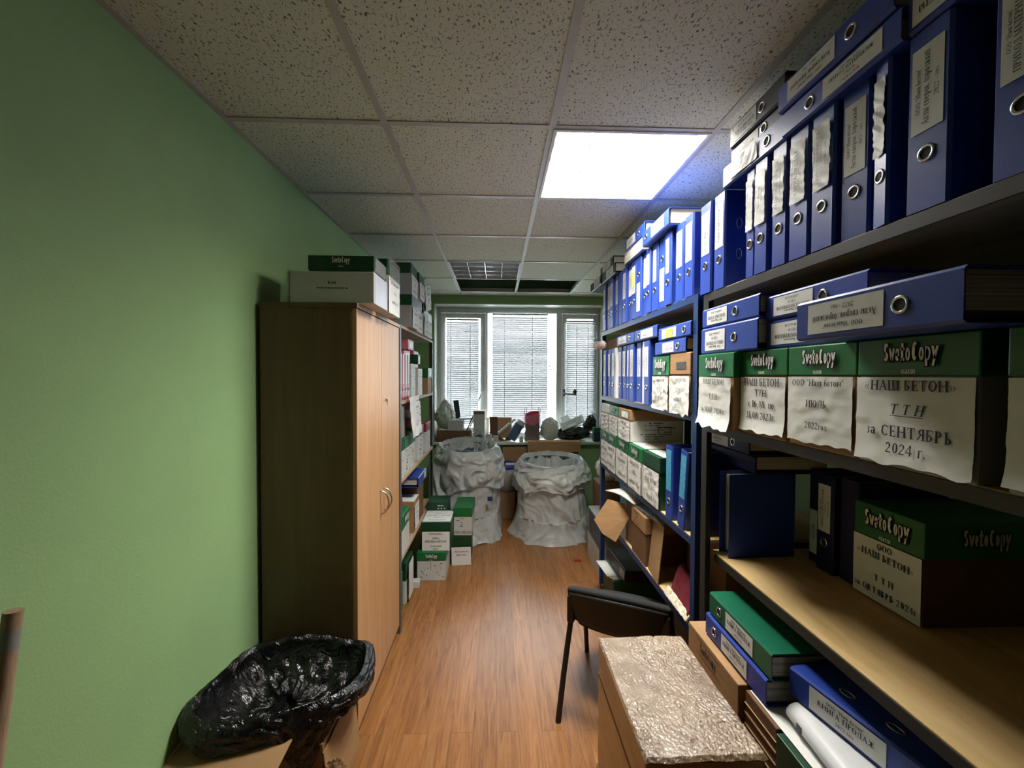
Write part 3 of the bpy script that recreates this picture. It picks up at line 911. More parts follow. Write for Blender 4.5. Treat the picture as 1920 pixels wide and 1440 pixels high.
# ------------------------------------------------------------------ ceiling lamps
def luminaire(x, y, lit, label):
    t = thing('ceiling_lamp', label, 'lamp', (x, y, ZC))
    h = .292
    hb = MB()
    hb.box(-h, h, -h, h, .078, .082).box(-h, -h + .004, -h, h, .004, .078).box(h - .004, h, -h, h, .004, .078).box(-h + .004, h - .004, -h, -h + .004, .004, .078).box(-h + .004, h - .004, h - .004, h, .004, .078)
    part('housing', hb, M['lamp_body'], t)
    fr = MB()
    fr.box(-h, h, -h, -h + .012, -.004, .003).box(-h, h, h - .012, h, -.004, .003).box(-h, -h + .012, -h + .012, h - .012, -.004, .003).box(h - .012, h, -h + .012, h - .012, -.004, .003)
    part('rim', fr, M['lamp_body'], t)
    lv = MB()
    g = 2 * h - .024
    for k in range(5):
        c = -h + .012 + g * k / 4
        lv.box(c - .0015, c + .0015, -h + .012, h - .012, -.002, .034)
    for k in range(1, 4 if not lit else 6):
        c = -h + .012 + g * k / (4 if not lit else 6)
        lv.box(-h + .012, h - .012, c - .0012, c + .0012, .0, .033)
    part('louvre', lv, M['lamp_metal'], t)
    for k in range(4):
        c = -h + .012 + g * (k + .5) / 4
        part('lamp_tube', MB().tube([(c, -.27, .060), (c, .27, .060)], .010, 10), M['tube'] if lit else M['lamp_body'], t)
    return t
luminaire(.495, 1.817, True, 'lit square ceiling lamp with a louvre, glaring white above the aisle')
luminaire(-.105, 3.617, False, 'unlit square ceiling lamp with a mirror grid, next to the missing tiles')

# ------------------------------------------------------------------ wardrobe
t = thing('wardrobe', 'tall beech laminate two-door wardrobe standing against the green wall', 'wardrobe', (-.567, 1.70, 0))
WT = 1.816
b = MB()
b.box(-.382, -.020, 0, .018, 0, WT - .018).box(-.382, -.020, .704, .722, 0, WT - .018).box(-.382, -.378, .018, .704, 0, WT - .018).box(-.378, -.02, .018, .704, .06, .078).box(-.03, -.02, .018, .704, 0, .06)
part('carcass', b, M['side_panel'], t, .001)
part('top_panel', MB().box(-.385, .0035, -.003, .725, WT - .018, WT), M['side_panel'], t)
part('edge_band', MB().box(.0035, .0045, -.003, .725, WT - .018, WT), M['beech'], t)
for k, (y0, y1) in enumerate(((.002, .360), (.363, .720))):
    d = part('door', MB().box(-.018, 0, y0, y1, .066, WT - .021), M['beech'], t, .001)
    hy = .335 if k == 0 else .392
    part('handle', MB().tube([(-.004, hy, .965), (.022, hy, .955)] + [(.022 + .018 * math.sin(PI * q / 8), hy, .955 - .098 * q / 8) for q in range(1, 8)] + [(.022, hy, .857), (-.004, hy, .847)], .0042, 8), M['chrome'], d)
    if k == 1:
        kl = MB().tube([(0, .44, 1.40), (.006, .44, 1.40)], .009, 12)
        kl.box(.006, .012, .438, .442, 1.375, 1.405)
        part('key_lock', kl, M['chrome'], d)

# ------------------------------------------------------------------ racks
def rack(label, name, xf, xb, y0, y1, levels, steel, board, lip=.016, lipmat=None, inset={}):
    """open shelving: angle posts, a board and steel lips at each level; xf is the aisle side"""
    s = 1 if xb > xf else -1
    t = thing(name, label, 'shelving', (0, 0, 0))
    top = max(levels)
    def fx(x):
        return xf + s * x
    D = abs(xb - xf)
    def bx(mb, a0, a1, yy0, yy1, z0, z1):
        p, q = sorted((fx(a0), fx(a1)))
        mb.box(p, q, yy0, yy1, z0, z1)
    for a in (0, 1):
        for c in (0, 1):
            mb = MB()
            xa = (0, .003) if a == 0 else (D - .003, D)
            ya = (y0, y0 + .036) if c == 0 else (y1 - .036, y1)
            bx(mb, *xa, *ya, 0, top - .002)
            xs = (.003, .036) if a == 0 else (D - .036, D - .003)
            ys = (y0, y0 + .003) if c == 0 else (y1 - .003, y1)
            bx(mb, *xs, *ys, 0, top - .002)
            part('post', mb, M[steel], t)
    for z in levels:
        mb = MB()
        q = inset.get(z, 0)
        bx(mb, q + .005, D - .005, y0 + .004, y1 - .004, z - .014, z)
        part('shelf_board', mb, M[board], t, .001)
        mb = MB()
        bx(mb, q, q + .004, y0 + .036, y1 - .036, z - .014 - lip, z - .003)
        bx(mb, q + .004, q + .026, y0 + .036, y1 - .036, z - .017, z - .014)
        part('shelf_lip', mb, M[lipmat or steel], t)
        mb = MB()
        bx(mb, D - .006, D - .003, y0 + .036, y1 - .036, z - .014 - lip, z - .014)
        part('shelf_lip', mb, M[steel], t)
    return t
ZA = (1.825, 1.360, .890, .400)
ZB = (1.840, 1.385, .905, .555)
ZD = (1.825, 1.372, .900, .430)
rack('black steel rack with plywood shelves, standing beside the film-wrapped carton', 'storage_rack', .75, 1.405, -.10, 1.498, ZA, 'black_steel', 'ply', inset={.890: .034})
rack('blue painted steel rack running on to the window', 'storage_rack', .75, 1.405, 1.540, 3.000, ZB, 'blue_steel', 'ply')
rack('grey steel rack with board shelves, between the wardrobe and the window', 'storage_rack', -.567, -.955, 2.445, 3.70, ZD, 'grey_steel', 'ply_grey', lip=.006, lipmat='ply_grey')

# ------------------------------------------------------------------ binders: black rack, top shelf
GA = 'upright blue binders on the top shelf of the black rack'
rowA = [  # y near, y far, text, wrinkle, extra label words
    (1.437, 1.528, 3, 0), (1.361, 1.433, 1, 0), (1.208, 1.254, 0, .004), (1.143, 1.206, 2, .004), (1.066, 1.128, 3, .005),
    (.990, 1.061, 1, .005), (.913, .985, 0, .005), (.837, .908, 4, 0), (.782, .826, 2, .006), (.676, .754, 4, 0), (.540, .622, 0, 0)]
words = ['blue binder at the junction of the two racks, first upright on the black rack',
         'upright blue binder on the black rack, eyelets on its cover facing an empty gap']
for i, (y0, y1, var, wr) in enumerate(rowA):
    w = round(min(.078, y1 - y0 - .002), 3)
    lab = words[i] if i < 2 else f'{ORD[i + 1]} upright blue binder from the window end on the black rack top shelf'
    if i == 8:
        lab = 'thin upright binder with crumpled glaring spine label on the black rack top shelf'
    if i == 10:
        lab = 'upright blue binder standing apart beyond a dark gap on the black rack top shelf'
    dx = (-.004, 0, .004, .0, .0, .0, .0, .010, .002, .002, .004)[i]
    t = binder(lab, (.75 + dx, (y0 + y1) / 2, ZA[0] + .0005), w, 'blue', z=(.138, .288), var=var, wr=wr, hole=.098, group=GA, slots=i in (1,), D=.19 if i == 8 else BD)
    if i == 8:
        t.rotation_euler = (0, 0, -.22)
    if i == 7:
        t.rotation_euler = (0, 0, .05)
GL = 'binders lying on top of the upright row, black rack'
for lab, x, y, z, w, col, rot, var, kw in (
        ('blue binder with bright crumpled label lying lowest of three over the upright row', .742, 1.045, 2.1795, .07, 'blue', UPX, 2, dict(wr=.005)),
        ('dark blue binder lying second in the pile of three under the ceiling', .758, 1.084, 2.2385, .046, 'navy', UPX, 0, dict(H=.26, z=(.12, .24))),
        ('black binder lying uppermost of three, close under the ceiling', .752, 1.086, 2.2975, .07, 'dark', UPX, 3, dict(H=.255, z=(.12, .235))),
        ('blue binder lying across the upright row with its ring towards the window', .735, 1.068, 2.1765, .064, 'blue', DNX, 0, {}),
        ('blue binder lying with ring towards the camera end, second in the middle pile', .73, .760, 2.246, .07, 'blue', UPX, 4, {}),
        ('blue binder at the very top of the middle pile, touching the ceiling tiles', .80, .764, 2.317, .07, 'blue', UPX, 1, dict(lab=None)),
        ('blue binder lying with a long pale label above the thick upright binders', .745, .428, 2.1815, .07, 'blue', UPX, 3, dict(z=(.15, .31))),
        ('dark binder lying uppermost at the frame edge above the thick upright binders', .74, .425, 2.2525, .07, 'navy', UPX, 2, {})):
    a = dict(z=(.135, .282), hole=.095)
    a.update(kw)
    binder(lab, (x, y, z), w, col, rot, var=var, group=GL, **a)

# ------------------------------------------------------------------ black rack, second shelf: archive boxes
sh = ZA[1] + .0005
GB = 'paper boxes with green lids on the second shelf of the black rack'
t = carton('green-lidded box labelled May 2024, end box next to the blue rack', (.716, 1.350, sh), .222, .31, .242, .078, group=GB)
add_sheet(t, .200, .166, -.002, [('НАШ БЕТОН', .105, .86), ('Т Т Н', .095, .58, 'IU'), ('за МАЙ 2024 г.', .105, .30)], 1, .0025, .03, tilt=-.02, wavy=.014)
t = carton('green-lidded box labelled 16 to 31 August 2023', (.742, 1.141, sh), .198, .31, .242, .072, group=GB)
add_sheet(t, .194, .156, .010, [('«НАШ БЕТОН»', .135, .84), ('ТТН', .125, .65), ('с 16.08. по', .125, .45), ('31.08.2023г.', .125, .24)], 2, .0018, .015, wavy=.01)
t = carton('green-lidded box labelled July 2022 with curled papers below its sheet', (.742, .937, sh), .203, .31, .242, .072, group=GB)
add_sheet(t, .192, .156, .012, [('ООО "Наш бетон"', .10, .86), ('ИЮЛЬ', .11, .54), ('2022год', .10, .22)], 3, .0028, .0, wavy=.01)
t = carton('green-lidded box with the big September 2024 sheet under an overhanging binder', (.740, .722, sh), .218, .31, .242, .072, 'green_card', 'grey_card', group=GB)
add_sheet(t, .212, .162, .006, [('«НАШ БЕТОН»', .115, .85), ('Т Т Н', .115, .58, 'IU'), ('за СЕНТЯБРЬ', .125, .32), ('2024 г.', .12, .13)], 4, .0025, .008, wavy=.012)
t = carton('green-lidded box at the frame edge beyond the September 2024 box', (.742, .474, sh), .215, .31, .242, .072, 'green_card', 'grey_card', group=GB)
add_sheet(t, .205, .158, .010, [('«НАШ БЕТОН»', .11, .84), ('Т Т Н', .095, .58, 'IU'), ('за АВГУСТ', .095, .32)], 5, .003, .02)
top2 = sh + .243
for lab, x, y, z, w, var, zz in (
        ('blue binder lying on the May box beneath another, short white label', .725, 1.142, top2 + .0455, .090, 0, (.165, .29)),
        ('blue binder lying upper at the post above the May box', .728, 1.142, top2 + .108, .066, 3, (.16, .285)),
        ('blue binder lying half hidden below the pile, on the August 2023 box', .752, .822, top2 + .0395, .078, 0, (.13, .30)),
        ('blue binder lying uppermost over the August 2023 box with a large white label', .748, .822, top2 + .079 + .033, .066, 0, (.145, .285)),
        ('blue binder overhanging the shelf edge, its label upside down, above the September box', .638, .551, top2 + .0405, .080, 4, (.118, .285))):
    if x == .728:
        z = top2 + .091 + .034
    binder(lab, (x, y, z), w, 'blue', UPX, var=var, z=zz, hole=.090 if x < .7 else .115, group='blue binders lying on the boxes of the black rack', lw=w * .74)

# ------------------------------------------------------------------ black rack, third shelf (bare plywood)
s3 = ZA[2] + .0005
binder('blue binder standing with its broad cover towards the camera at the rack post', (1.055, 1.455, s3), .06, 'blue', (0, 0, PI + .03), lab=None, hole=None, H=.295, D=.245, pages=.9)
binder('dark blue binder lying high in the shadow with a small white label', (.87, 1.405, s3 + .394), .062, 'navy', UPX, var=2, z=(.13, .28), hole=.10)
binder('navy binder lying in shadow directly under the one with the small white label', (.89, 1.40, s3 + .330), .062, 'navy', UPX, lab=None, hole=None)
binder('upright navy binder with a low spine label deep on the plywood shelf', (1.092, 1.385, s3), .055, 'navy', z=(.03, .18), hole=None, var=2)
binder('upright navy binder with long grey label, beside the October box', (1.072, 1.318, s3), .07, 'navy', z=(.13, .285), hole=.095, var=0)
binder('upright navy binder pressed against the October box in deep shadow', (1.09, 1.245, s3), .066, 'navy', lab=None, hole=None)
t = carton('brown box with a dark green lid labelled October, deep on the plywood shelf', (1.076, 1.105, s3), .205, .315, .27, .095, 'green_card', 'kraft_dark', sidemark=True)
add_sheet(t, .20, .172, .004, [('ООО', .10, .86), ('«НАШ БЕТОН»', .11, .70), ('Т Т Н', .10, .34), ('за ОКТЯБРЬ 2024г', .10, .12)], 6, .001, 0)

# ------------------------------------------------------------------ black rack, lowest shelf seen
s4 = ZA[3] + .0005
t = carton('brown carton under the green and blue lying binders, wordmark printed on its side', (.690, 1.300, s4), .31, .36, .248, .098, 'kraft', 'kraft', mark=False, name='archive_box')
mb = MB()
for q in text_polys('SvetoCopy', .030, 'C', '', .8, sans=True):
    mb.add([(-.0008, -a + .02, .195 + b) for a, b in q], [tuple(range(len(q)))])
mb.box(-.0007, -.0005, -.055, .095, .182, .184).box(-.0007, -.0005, -.055, .095, .232, .234)
part('printed_mark', mb, M['ink_grey'], t)
binder('blue binder lying on the brown carton, under the green binder', (.715, 1.382, s4 + .249 + .037), .073, 'blue', DNX, z=(.10, .235), hole=.055, var=1)
binder('green lever-arch binder lying on a blue one below the plywood shelf', (.722, 1.372, s4 + .323 + .038), .074, 'green_binder', DNX, z=(.10, .24), hole=.060, var=1)
t = carton('brown box of papers with a white sheet spread on its top', (.700, 1.066, s4), .138, .40, .245, 0, body='kraft_dark', mark=False)
mb = MB()
for k in range(7):
    mb.box(-.0006, .003, -.066, .066, .03 + k * .03, .031 + k * .03 + .002 * (k % 3))
part('paper_edge', mb, M['kraft'], t)
sh4 = MB().grid(lambda u, v: (.012 + u * .36, -.07 + (v - .5) * .26, .2468 + .002 * abs(noise.noise(Vector((u * 5, v * 5, 2))))), 10, 10)
p = part('paper_sheet', sh4, M['paper'], t)
part('lettering', polys_mb(text_polys('2022', .03, 'C'), lambda a, b: (.10 - b * .9 - a * .2, -a * .9 - .10, .2496)), M['ink'], p)
t = single('white_folder', MB().grid(lambda u, v: (.030 - .030 * math.sin(PI * v), (u - .5) * .31, .026 - .025 * math.cos(PI * v)), 20, 12).box(.03, .26, -.155, .155, .001, .051), M['white_folder'],
           'white round-backed folder lying under the big blue binder', 'folder', loc=(.728, .865, s4 + .2475), rot=(0, 0, -.07))
part('small_mark', MB().box(-.0015, .0005, .095, .112, .019, .033), M['dark'], t)
binder('big blue binder with eyelets, lying label upside down on the white folder', (.762, 1.040, s4 + .248 + .052 + .038), .074, 'blue', (PI / 2, 0, .22), z=(.055, .225), hole=None, var=1, slots=True, lw=.056)
carton('green paper box in front of the brown one, at the bottom edge of the view', (.694, .855, s4), .272, .36, .244, .16, 'dark_green_card', 'dark_green_card', mark=False)

# ------------------------------------------------------------------ blue rack, top shelf
b1 = ZB[0] + .0005
GU = 'upright blue binders on the top shelf of the blue rack'
edges = [(2.960, 2.872), (2.850, 2.770), (2.748, 2.672), (2.655, 2.592), (2.572, 2.500), (2.474, 2.402), (2.398, 2.322), (2.318, 2.240), (2.236, 2.160), (2.152, 2.088), (2.082, 2.024), (2.018, 1.940), (1.934, 1.860), (1.850, 1.776), (1.756, 1.680), (1.662, 1.584)]
for i, (y1, y0) in enumerate(edges):
    w = round(min(.078, y1 - y0 - .002), 3)
    kw = dict(z=(.138, .288), hole=.098, var=(i * 3) % 4)
    lab = f'{ORD[i + 1]} upright blue binder from the window end on the blue rack top shelf'
    if i == 7:
        lab = 'upright blue binder with a yellow stripe on its label, blue rack top shelf'
    if i in (8, 12):
        kw.update(z=(.03, .18), hole=.225)
        lab = ('upright blue binder with low label, finger hole high up, beside the yellow-striped one', 'upright blue binder with low label and high finger hole, fourth from the blue rack post')[i == 12]
    if i == 4:
        kw.update(lab=None, hole=None, slots=True)
        lab = 'upright blue binder turned plain side out, steel eyelets showing, blue rack top shelf'
    if i in (11, 13):
        kw.update(lw=w * .5)
    t = binder(lab, (.75 + .006 * math.sin(i * 2.3), (y0 + y1) / 2, b1), w, 'blue', group=GU, **kw)
    if i == 7:
        part('yellow_strip', MB().box(-.0026, -.0016, -.020, .020, .175, .255), M['label_yellow'], t)
top = b1 + BH + .001
for lab, x, y, z, w, col, rot, kw in (
        ('blue binder lying open end out, tilted, on the row beside the post, blue rack', .715, 1.735, top + .040, .074, 'blue', UPX, dict(z=(.05, .20), hole=.27, pages=.9)),
        ('blue binder lying over white pages in the middle of the blue rack top row', .735, 2.080, top + .078 + .035, .066, 'blue', UPX, dict(z=(.14, .29), hole=.09)),
        ('dark binder lying first at the window end, on the blue rack row', .715, 2.800, top + .036, .066, 'dark', UPX, dict(z=(.03, .20), hole=None, lab='label')),
        ('black binder lying on another at the window end of the blue rack', .72, 2.560, top + .036, .066, 'dark', UPX, dict(z=(.03, .20), hole=None)),
        ('dark binder lying uppermost at the window end of the blue rack', .735, 2.660, top + .105, .066, 'dark', UPX, dict(z=(.05, .25), hole=None))):
    if lab.startswith('dark binder lying first'):
        y = 2.882
    o = binder(lab, (x, y, z), w, col, rot, var=2, group='binders lying on the upright row of the blue rack', **kw)
t = thing('ring_binder', 'blue binder lying with its open page side towards the aisle, blue rack top', 'binder', (.735 + BD, 2.090, top + .037), (-PI / 2, 0, PI))
t.location = (.735 + BD, 2.405, top + .037)
link('cover', cover_mesh(.070, 'blue', BH, BD), t)
part('page_block', MB().box(.012, BD + .004, -.031, .027, .008, BH - .008), M['pages'], t)

# ------------------------------------------------------------------ blue rack, second shelf
b2 = ZB[1] + .0005
GV = 'upright blue binders on the second shelf of the blue rack'
edges = [(2.940, 2.862), (2.830, 2.754), (2.723, 2.647), (2.640, 2.590), (2.577, 2.512), (2.494, 2.420), (2.384, 2.346), (2.342, 2.266), (2.244, 2.168), (2.150, 2.112), (2.102, 2.026)]
for i, (y1, y0) in enumerate(edges):
    w = round(min(.078, y1 - y0 - .002), 3)
    c, lab = 'blue', f'{ORD[i + 1]} upright binder from the window end on the blue rack second shelf'
    if i in (3, 9):
        c, lab = 'white_folder', ('slim white folder between blue binders on the blue rack second shelf, towards the window', 'slim white folder between blue binders on the second shelf, near the green-lidded box')[i == 9]
    binder(lab, (.752 + .006 * math.sin(i * 1.7), (y0 + y1) / 2, b2), w, c, z=(.138, .288), hole=.085 if c == 'blue' else None, var=i % 4, lab='label', wr=.003 if i in (1, 5) else 0, group=GV)
topb = b2 + .235
t = carton('small green-lidded box labelled June 2024 on the blue rack second shelf', (.745, 1.880, b2), .190, .30, .232, .088)
add_sheet(t, .185, .152, -.012, [('ООО «НАШ БЕТОН»', .08, .84), ('Т Т Н', .09, .58, 'U'), ('за ИЮНЬ 2024 г.', .10, .30)], 7, .006, 0, wavy=.012)
t = carton('brown-lidded box labelled July 2024 beside the blue rack post', (.745, 1.680, b2), .190, .30, .236, .088, 'kraft', mark=False)
add_sheet(t, .185, .156, -.014, [('ООО «НАШ БЕТОН»', .08, .86), ('Т Т Н', .09, .60, 'U'), ('за ИЮЛЬ', .10, .34), ('2024 г.', .10, .16)], 8, .004, 0, wavy=.012)
part('tape_strip', MB().box(-.0012, .0004, -.06, .03, .170, .200), M['ink_grey'], t)
for lab, y, z, w, kw in (
        ('blue binder lying directly on the two labelled boxes of the blue rack', 1.622, topb + .001 + .031, .060, dict(z=(.11, .23), hole=.075)),
        ('blue binder with a yellow patch on its label, uppermost by the blue rack post', 1.580, topb + .064 + .030, .058, dict(z=(.13, .28), hole=.060)),
        ('blue binder lying on the upright row towards the yellow-patched one', 1.920, topb + .089 + .030, .058, dict(z=(.05, .22), hole=.25)),
        ('blue binder lying over the uprights in the middle of the second shelf', 2.250, topb + .089 + .030, .058, dict(z=(.13, .29), hole=.075))):
    x = .742
    o = binder(lab, (x, y, z), w, 'blue', UPX, var=0, group='binders lying on the second shelf of the blue rack', **kw)
    if 'yellow patch' in lab:
        part('yellow_patch', MB().box(-.0030, -.0022, -.018, .020, .165, .235), M['label_yellow'], o)
t = carton('dark card box lying on the row at the window end, second blue shelf', (.765, 2.75, b2 + BH + .001), .26, .22, .066, 0, body='kraft_dark', mark=False, name='card_box')
t = single('crumpled_packet', MB().grid(lambda u, v: (lambda r, a, q: (.02 + r * math.cos(a) * .8, .075 * (2 * v - 1), .034 + r * math.sin(a)))((.030 + .006 * noise.noise(Vector((u * 4, v * 5, 1)))) * (1 - abs(2 * v - 1) ** 6 * .85), 2 * PI * u, 0), 20, 16, 0, True), pm('pinkish_packet_print', S(210, 188, 190), .5, var=.35, scale=30),
           'crumpled pink and white packet sticking out at the window end of the second shelf', 'packet', loc=(.70, 2.90, b2 + BH + .002), rot=(0, 0, .3))

# ------------------------------------------------------------------ blue rack, third shelf: two layers of archive boxes
b3 = ZB[2] + .0005
GC = 'archive boxes in two layers on the third shelf of the blue rack'
low = [(2.863, .188, 'green_card'), (2.670, .188, 'green_card'), (2.455, .212, 'green_card'), (2.215, .215, 'green_card'), (1.985, .208, 'green_card')]
txt = [[('ООО', .10, .84), ('«НАШ БЕТОН»', .11, .64), ('Т Т Н', .10, .42), ('за ФЕВРАЛЬ 2024', .10, .14)],
       [('«НАШ БЕТОН»', .11, .80), ('ТТН', .12, .52), ('за НОЯБРЬ 2023г', .11, .2)]]
for i, (y, w, c) in enumerate(low):
    lab = f'{ORD[i + 1]} box from the window in the lower layer on the third blue shelf'
    if i == 4:
        lab = 'last box of the lower layer beside the upright teal-labelled binder, its lid dark green'
        c = 'dark_green_card'
    t = carton(lab, (.748 - .004 * (i % 2), y, b3), w, .31, .244, .072, c, 'dark_green_card' if i == 4 else 'white_card', mark=i < 4, group=GC, top=None)
    add_sheet(t, w * .96, .168, .002, txt[i % 2], 10 + i, .003, 0)
    if i >= 3:
        part('top_sheet', MB().box(.02, .29, -w * .47, w * .47, .2444, .2462), M['paper'], t)
for i, (y, w, c, bd, n) in enumerate(((2.858, .196, 'white_card', 'white_card', 'white-lidded'), (2.652, .205, 'green_card', 'white_card', 'green-lidded'), (2.425, .225, 'kraft', 'white_card', 'brown-lidded'))):
    t = carton(f'{n} box in the upper layer on the third shelf of the blue rack', (.748, y, b3 + .2455), w, .31, .182, .060, c, bd, mark=i == 1, group=GC)
    add_sheet(t, w * .94, .118, .0, txt[(i + 1) % 2], 20 + i, .008 if i == 0 else .003, 0)
    if i == 2:
        part('tape_strip', MB().box(-.0012, .0004, -.07, .05, .132, .168), M['tape'], t)
        sd = MB()
        p = part('printed_side', sd.box(.02, .29, -w / 2 + .0015, -w / 2 + .0029, .006, .12), M['white_card'], t)
        scribble(p, 'printing', -w / 2 + .0008, .05, .27, .012, .112, 8, 3, axis='y')
        fr = MB()
        for a0, a1, c0, c1 in ((.16, .235, .045, .048), (.16, .235, .085, .088), (.16, .163, .048, .085), (.232, .235, .048, .085)):
            fr.box(a0, a1, -w / 2 + .0004, -w / 2 + .0012, c0, c1)
        part('printed_frame', fr, M['ink'], p)
binder('upright blue binder with teal label next to the last box, third blue shelf', (.752, 1.790, b3), .072, 'blue', z=(.12, .30), hole=.075, lab='label_teal', text=False, slots=True)
o = binder('blue binder leaning against the rack post with a teal and white label', (.752, 1.672, b3 + .006), .066, 'blue', rot=(.10, 0, 0), z=(.12, .30), hole=.075, lab='label_teal', text=False, slots=True)
binder('dark blue binder standing behind the leaning one by the post', (.80, 1.596, b3), .036, 'navy', lab=None, hole=None)

# ------------------------------------------------------------------ blue rack, fourth shelf: mixed cartons
b4 = ZB[3] + .0005
t = carton('brown taped carton with closed lid in the middle of the lowest blue shelf', (.752, 2.180, b4), .22, .30, .25, .085, 'kraft', 'kraft_dark', mark=False)
scribble(t, 'printing', -.0008, -.09, .09, .17, .24, 3, 8)
carton('narrow brown carton next to the closed one, lowest blue shelf', (.765, 2.375, b4), .13, .28, .27, 0, body='kraft_dark', mark=False)
carton('large dark brown carton set back behind the rack post, lowest blue shelf', (.90, 1.760, b4), .34, .42, .29, 0, body='kraft_dark', mark=False)
t = single('carton_flap', MB().box(0, .004, -.085, .085, 0, .27), M['kraft'], 'tall brown cardboard panel standing in front of the dark carton', 'cardboard', loc=(.755, 1.975, b4), rot=(0, .10, -.10), bevel=.001)
# a stained cardboard sheet leaning out of the shelf
t = MB()
t.add([(x, y, z) for x, y, z in ((.0, .10, -.03), (.02, .03, .10), (.02, -.07, .09), (.0, -.11, .02), (-.01, -.04, -.13), (-.01, .04, -.10))], [tuple(range(6))])
o = single('cardboard_sheet', t, M['kraft'], 'torn cardboard sheet leaning out over the lowest blue shelf towards the sack', 'cardboard', loc=(.672, 2.42, .690), rot=(0, .15, 1.0))
solidify(o, .004)
# books, folders and papers piled at the window end
def book(label, loc, rot, w, h, th, cov, cat='book', grp=None):
    t = thing('paperback_book', label, cat, loc, rot, grp)
    c = MB()
    c.box(0, .0018, 0, w, 0, h).box(th - .0018, th, 0, w, 0, h).box(.0018, th - .0018, 0, .0018, 0, h)
    part('cover', c, M[cov], t)
    part('page_block', MB().box(.0018, th - .0018, .0018, w - .003, .003, h - .003), M['pages'], t)
    return t
GBk = 'books and folders leaning at the window end of the lowest blue shelf'
book('blue and white book leaning at the window end of the lowest blue shelf', (.83, 2.50, b4 + .01), (0, -.05, .06), .20, .29, .03, 'label_teal', grp=GBk)
book('dark thick book beside the blue and white one, lowest blue shelf', (.875, 2.52, b4 + .01), (0, -.05, .06), .20, .28, .032, 'dark', grp=GBk)
book('grey book leaning third from the aisle, lowest blue shelf', (.92, 2.50, b4 + .01), (0, -.05, .06), .20, .28, .028, 'grey_card', grp=GBk)
t = single('grey_folder', MB().grid(lambda u, v: ((v - .5) * .26, (u - .5) * .34, .02 * math.sin(v * PI) + .004 * noise.noise(Vector((u * 5, v * 5, 0)))), 16, 12), M['grey_plastic'], 'curled grey folder lying on the brown carton, lowest blue shelf', 'folder', loc=(.90, 2.12, b4 + .256), rot=(0, .0, .08))
solidify(t, .006)
t = thing('dark_file_tray', 'dark file with a white label lying across the cartons of the lowest blue shelf', 'file', (.80, 2.14, b4 + .282), (0, -.01, .12))
part('body', MB().box(0, .25, -.16, .16, 0, .014), M['dark'], t, .003)
part('label_sheet', MB().box(-.0012, .0002, -.15, -.02, .002, .012), M['label'], t)
t = single('magazine', MB().grid(lambda u, v: ((v - .5) * .21, (u - .5) * .29, .016 * math.sin(u * PI) + .01 * v), 12, 10), M['white_card'], 'bent pale magazine on top of the files under the third blue shelf', 'magazine', loc=(.81, 2.42, b4 + .262), rot=(0, .02, .3))
solidify(t, .007)
# folded maroon cloth near the post
t = thing('folded_cloth', 'folded maroon cloth with a cream check edge beside the rack post', 'cloth', (.795, 1.70, b4))
def cl(u, v):
    a = PI * v
    return (-.028 + .035 * noise.noise(Vector((u * 3, 0, 5))) * .3 - .012 + .10 * v + .02 * u, (u - .5) * .20, .012 + .115 * math.sin(a) * (.75 + .35 * u) + .006 * noise.noise(Vector((u * 9, v * 7, 3))))
o = part('maroon_fold', MB().grid(cl, 22, 18), M['maroon_cloth'], t)
solidify(o, .012)
def cl2(u, v):
    return (-.050 + .02 * v, (u - .5) * .21, .006 + .032 * v * (.7 + .4 * u) + .006 * noise.noise(Vector((u * 12, v * 6, 9))))
o = part('cream_edge', MB().grid(cl2, 22, 10), M['cream_cloth'], t)
solidify(o, .008)

# on the floor under the blue rack
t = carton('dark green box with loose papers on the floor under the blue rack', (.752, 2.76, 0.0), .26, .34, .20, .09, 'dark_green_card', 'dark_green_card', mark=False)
for k in range(3):
    p = part('loose_paper', MB().grid(lambda u, v, k=k: (.0 + v * .30 - .02 * k, (u - .5) * .21 + .01 * k, .2015 + .006 * k + .012 * (1 - v) * u), 6, 6), M['paper'], t, rot=(0, 0, .06 * k))
    solidify(p, .001)
t = thing('laptop_box', 'flat black laptop box lying tilted on the green box under the blue rack', 'box', (.775, 2.70, .255), (0, .08, .05))
part('body', MB().box(0, .27, -.19, .17, 0, .075), M['black_plastic'], t, .004)
part('label_sheet', MB().box(-.0012, .0, -.18, -.10, .012, .06), M['grey_card'], t)
t = thing('printer_carton', 'white and dark grey carton standing on the floor at the end of the blue rack', 'box', (.775, 3.25, 0), (0, 0, 0))
part('body', MB().box(0, .30, -.23, .25, 0, .42), M['grey_card'], t, .003)
part('white_panel', MB().box(-.0012, .0003, -.23, .25, 0, .20), M['white_card'], t)
part('dark_panel', MB().box(-.0012, .0003, -.22, .20, .22, .41), M['dark'], t)
t = single('red_stopper', MB().lathe([(0, .0), (.020, 0), (.022, .012), (.016, .03), (0, .032)], seg=16), M['red_plastic'], 'small red stopper on the floor at the corner of the green box', 'stopper', loc=(.715, 2.72, 0))
t = single('red_scrap', MB().grid(lambda u, v: ((u - .5) * .06, (v - .5) * .03, .004 + .006 * abs(noise.noise(Vector((u * 5, v * 5, 1))))), 8, 6), M['red_plastic'], 'crumpled red scrap on the laminate in front of the sack', 'scrap', loc=(.665, 3.38, 0.001))
solidify(t, .002)

